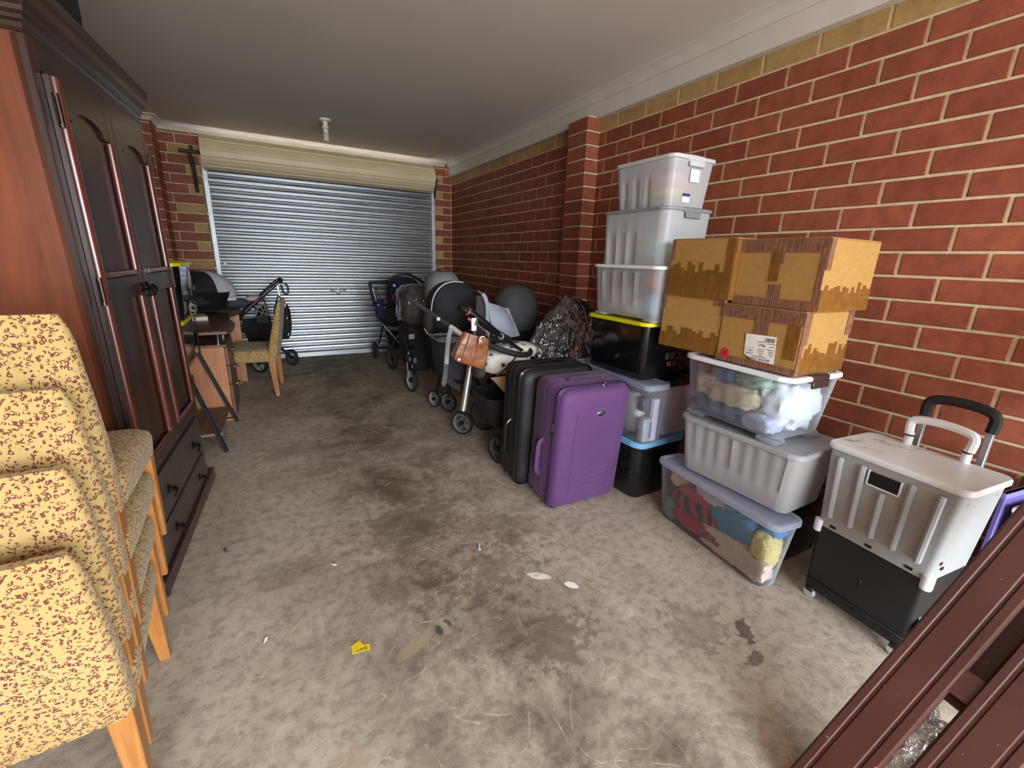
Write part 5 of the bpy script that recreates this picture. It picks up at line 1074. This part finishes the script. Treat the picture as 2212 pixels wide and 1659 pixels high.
bm = new(); lathe(bm, [(0, -.004), (.010, -.003), (.010, .003), (0, .004)], 10, Mb_ @ T(-.075, -.055, -.082, rx=rad(90))); wobj('metal_foot', bm, chrome, t, bgb); tb('pocket_zip', t, [onb(-.095, -.05, .01), onb(-.06, -.05, .025)], .0025, chrome, 6, par=bgb)
tb('strap', t, [onb(-.07, 0, .085), onb(-.05, .01, .14), (1.09, 2.55, .955), onb(.06, .0, .13), onb(.07, 0, .085)], .0035, mat('dark_leather', (84, 50, 32), .5), 6, 5, sx=1.4, sy=.5)
t = thing('tag_clip', 'white tag with silver clip and red tab above the handbag', 'tag', (1.105, 2.50, .87))
bm = new(); box(bm, 1.088, 1.122, 2.494, 2.497, .885, .965, .001); wobj('card', bm, mat('bright_white_card', (236, 236, 234), .5), t)
bm = new(); box(bm, 1.062, 1.088, 2.493, 2.496, .955, .968, .001, T(1.07, 2.49, .96, ry=.7) @ T(-1.07, -2.49, -.96)); wobj('tab', bm, mat('red_tab', (204, 52, 54), .5), t)
bm = new(); box(bm, 1.108, 1.124, 2.490, 2.494, .920, .955, .001, T(1.11, 2.49, .93, ry=.3) @ T(-1.11, -2.49, -.93)); wobj('printed_leaf', bm, mat('leaf_print', (74, 96, 48), .6), t)
tb('clip', t, [(1.108, 2.50, .888), (1.100, 2.495, .872), (1.108, 2.49, .862), (1.116, 2.495, .875), (1.110, 2.50, .89)], .004, chrome, 6, 4)
# ---------------------------------------------------------------- stroller, bags behind the lone chair
t = thing('stroller', 'black stroller with long angled push bars standing behind the lone chair', 'stroller', (-.10, 5.58, 0))
for y, o_ in ((5.50, 0), (5.64, .02)): tb('push_bar', t, [(-.34, y, .60+o_), (-.30, y, .64+o_), (.03, y, .945+o_), (.10, y, 1.005+o_)], .017, blkg, 10)
tb('cross_handle', t, [(.10, 5.50, 1.005), (.128, 5.52, 1.02), (.132, 5.6, 1.03), (.10, 5.64, 1.025)], .016, blk, 8, 4); tb('wrist_loop', t, [(.125, 5.5, 1.0), (.165, 5.5, .985), (.185, 5.5, .955), (.180, 5.5, .885), (.140, 5.5, .885), (.120, 5.5, .98)], .010, blk, 8, 3)
tb('trim_line', t, [(-.26, 5.483, .69), (.02, 5.483, .945)], .004, satin, 6); tb('frame', t, [(-.34, 5.5, .60), (-.24, 5.52, .40), (-.185, 5.53, .12)], .015, blk); tb('frame', t, [(-.30, 5.62, .60), (-.05, 5.7, .35), (.16, 5.76, .10)], .015, blk)
tb('hook', t, [(.085, 5.5, .99), (.087, 5.495, .93), (.095, 5.49, .86)], .004, chrome, 6)
bm = new(); blob(bm, (-.14, 5.66, .82), (.10, .10, .035), 18, .12, 2); wobj('seat_pad', bm, mat('pale_pink_pad', (204, 186, 182), .8), t)
bm = new(); sheet(bm, (-.30, 5.60, .60), (-.02, 5.64, .62), (-.26, 5.60, .34), (.0, 5.66, .30), sag=.05, seed=2); wobj('seat', bm, bk, t)
wheel(t, (-.180, 5.53, .118), .118, .04, satin, 8, .75); wheel(t, (.16, 5.78, .10), .10, .04, MC['dark_rim'], 5, .6)
t = thing('giraffe_bag', 'grey bag with a giraffe print flap hanging beside the lone chair', 'bag', (-.095, 5.46, .56))
bm = new(); box(bm, -.155, -.035, 5.445, 5.475, .57, .755, .008); wobj('bag_body', bm, gry, t); bm = new(); box(bm, -.157, -.033, 5.435, 5.447, .655, .765, .004); wobj('flap', bm, pf, t)
tb('strap', t, [(-.12, 5.45, .57), (-.11, 5.45, .45), (-.10, 5.45, .40)], .010, bk, 6, sx=1, sy=.3); tb('strap', t, [(-.14, 5.46, .76), (-.08, 5.475, .84), (-.045, 5.46, .76)], .006, bk, 6, 3)
t = thing('backpack', 'black backpack hanging from the stroller handle behind the lone chair', 'backpack', (.10, 5.44, .38))
bm = new(); blob(bm, (.10, 5.44, .60), (.085, .085, .215), 20, .06, 1.5, 20, 14, .8); wobj('bag_body', bm, bk, t)
bm = new(); blob(bm, (.115, 5.375, .54), (.06, .035, .11), 22, .05, 1.5, 16, 10, .75); wobj('pocket', bm, bk, t)
tb('strap', t, [(.05, 5.46, .78), (.085, 5.47, .86), (.13, 5.46, .78)], .007, bk, 6, 4)
for z in (.77, .62, .45): tb('zip', t, [(.13, 5.352, z-.02), (.145, 5.352, z+.02)], .004, satin, 6)
# ================================================================ MAROON FRAME LEANING IN THE NEAR RIGHT CORNER
mar = N('maroon_paint'); q = mar.coord(); n_ = mar.noise(q, 26, 5, .7); c_ = mar.ramp(mar.noise(q, 3, 4), (.3, (66, 35, 29)), (.7, (80, 45, 37)))
mar.base(mar.mix(mar.ramp(n_, (.70, BW[0]), (.73, BW[1])), c_, (186, 160, 140))); mar.set(Roughness=.42, Specular_IOR_Level=.4); mar.bump(n_, .15, .003); mar = mar.m
A_ = V((1.078, .354, .05)); dv = V((.657, -.1225, .744)).normalized(); wv_ = V((-.05, -.99, -.12)); wv_ = (wv_ - dv*wv_.dot(dv)).normalized(); nv = dv.cross(wv_)
if nv.z < 0: nv = -nv
t = thing('maroon_frame', 'maroon painted wooden frame with grooved rails leaning in the near right corner', 'frame', tuple(A_ - dv*.067))
def rail(o0, wd_, t0, t1, th=.032, name='rail'):
    pf2 = [(0, 0), (.0, th*.7), (.006, th), (.020, th), (.023, th-.003), (.029, th-.003), (.032, th), (wd_-.034, th), (wd_-.031, th-.003), (wd_-.026, th-.003), (wd_-.023, th), (wd_-.007, th), (wd_, th*.7), (wd_, 0)]
    bm = new(); loft(bm, [[A_ + dv*q + wv_*(o0+a) + nv*(b-th) for a, b in pf2] for q in (t0, (t0+t1)/2, t1)]); return wobj(name, bm, mar, t, smooth=25)
rail(0, .118, -.030, 2.0); rail(.149, .118, .03, 1.95)
bm = new(); P = [A_ + dv*a + wv_*b + nv*c for c in (-.052, -.036) for a, b in ((.40, .01), (1.95, .01), (1.95, .30), (.40, .30))]; loft(bm, [P[:4], P[4:]]); wobj('back_panel', bm, mar, t, smooth=0)
for q in (.42, 1.3):
    bm = new(); P = [A_ + dv*(q+a) + wv_*b + nv*c for c in (-.028, -.006) for a, b in ((0, .115), (.07, .115), (.07, .152), (0, .152))]; loft(bm, [P[:4], P[4:]]); wobj('cross_piece', bm, mar, t, smooth=0)
t2 = thing('plastic_wrap', 'crumpled clear plastic wrap caught between the maroon rails', 'plastic wrap', tuple(A_ + dv*.18 + wv_*.13 - nv*.06))
bm = new(); 
Mw = Matrix((dv, wv_, nv)).transposed().to_4x4(); Mw.translation = A_ + dv*.19 + wv_*.135 - nv*.06
blob(bm, (0, 0, 0), (.17, .055, .045), 40, .3, 3.5, 30, 18, .7, Mw); wobj('film', bm, pvc('crumpled_film', (196, 184, 172), .30, 26, 1.0, .12), t2, smooth=80)
for i, (x, y, rgb, h, lb) in enumerate(((2.12, .335, (96, 86, 150), .62, 'purple board standing on edge between the trolley and the maroon frame'), (2.10, .300, (206, 198, 182), .585, 'cream edged board leaning on the purple board beside the maroon frame'))):
    t = thing('board', lb, 'board', (x, y, 0), rot=(0, rad(0), rad(-8)))
    bm = new(); box(bm, -.02+.02*i, .28, -.008, .008, 0, h, .003); obj('panel', bm, mat('board_%d' % i, rgb, .6), t)
    bm = new(); box(bm, -.024+.02*i, .284, -.010, .010, h-.02, h, .003); obj('edge_trim', bm, mat('board_edge_%d' % i, tuple(min(255, q+30) for q in rgb), .6), t)
# ================================================================ SMALL LITTER ON THE FLOOR
ys = mat('yellow_sticker', (232, 206, 40), .6, var=.03)
t = thing('price_stickers', 'two overlapping yellow barcode stickers lying on the concrete', 'sticker', (.151, 1.286, 0), rz=-.25)
bm = new(); box(bm, -.030, .030, -.012, .014, .0004, .0012, .0, T(0, 0, 0, rz=.12)); s1 = obj('label', bm, ys, t, smooth=0)
bm = new(); box(bm, -.018, .018, -.012, .016, .0013, .0020, .0, T(-.014, .014, 0, rz=.65)); obj('label', bm, ys, t, smooth=0)
bm = new()
for i in range(9): box(bm, -.022+.005*i, -.022+.005*i+(.0012, .0024, .0016)[i % 3], -.008, .004, .0012, .0016, 0, T(rz=.12))
obj('barcode', bm, ink, s1, smooth=0)
for x, y, sz, lb, rgb in ((.749, 1.61, .013, 'small white scrap of plastic lying in front of the purple suitcase', (214, 216, 220)), (-.30, 2.10, .008, 'tiny blue scrap on the floor near the wardrobe plinth', (60, 64, 130)), (.125, 1.78, .006, 'tiny white flake in the middle of the floor', (220, 214, 204)), (-.14, 1.47, .007, 'tiny white paper curl on the floor by the chairs', (220, 214, 204))):
    bm = new(); sheet(bm, (-sz*2, -sz*.5, .002), (sz*2, -sz*.2, .004), (-sz*1.6, sz*.5, .001), (sz*2.2, sz*.4, .003), 4, 3, sag=-.004, th=.0008); tag(obj('scrap', bm, mat('scrap_%d' % rgb[0] + str(rgb[2]), rgb, .5), None, (x, y, .001), (0, 0, rnd.random()*3)), lb, 'scrap')
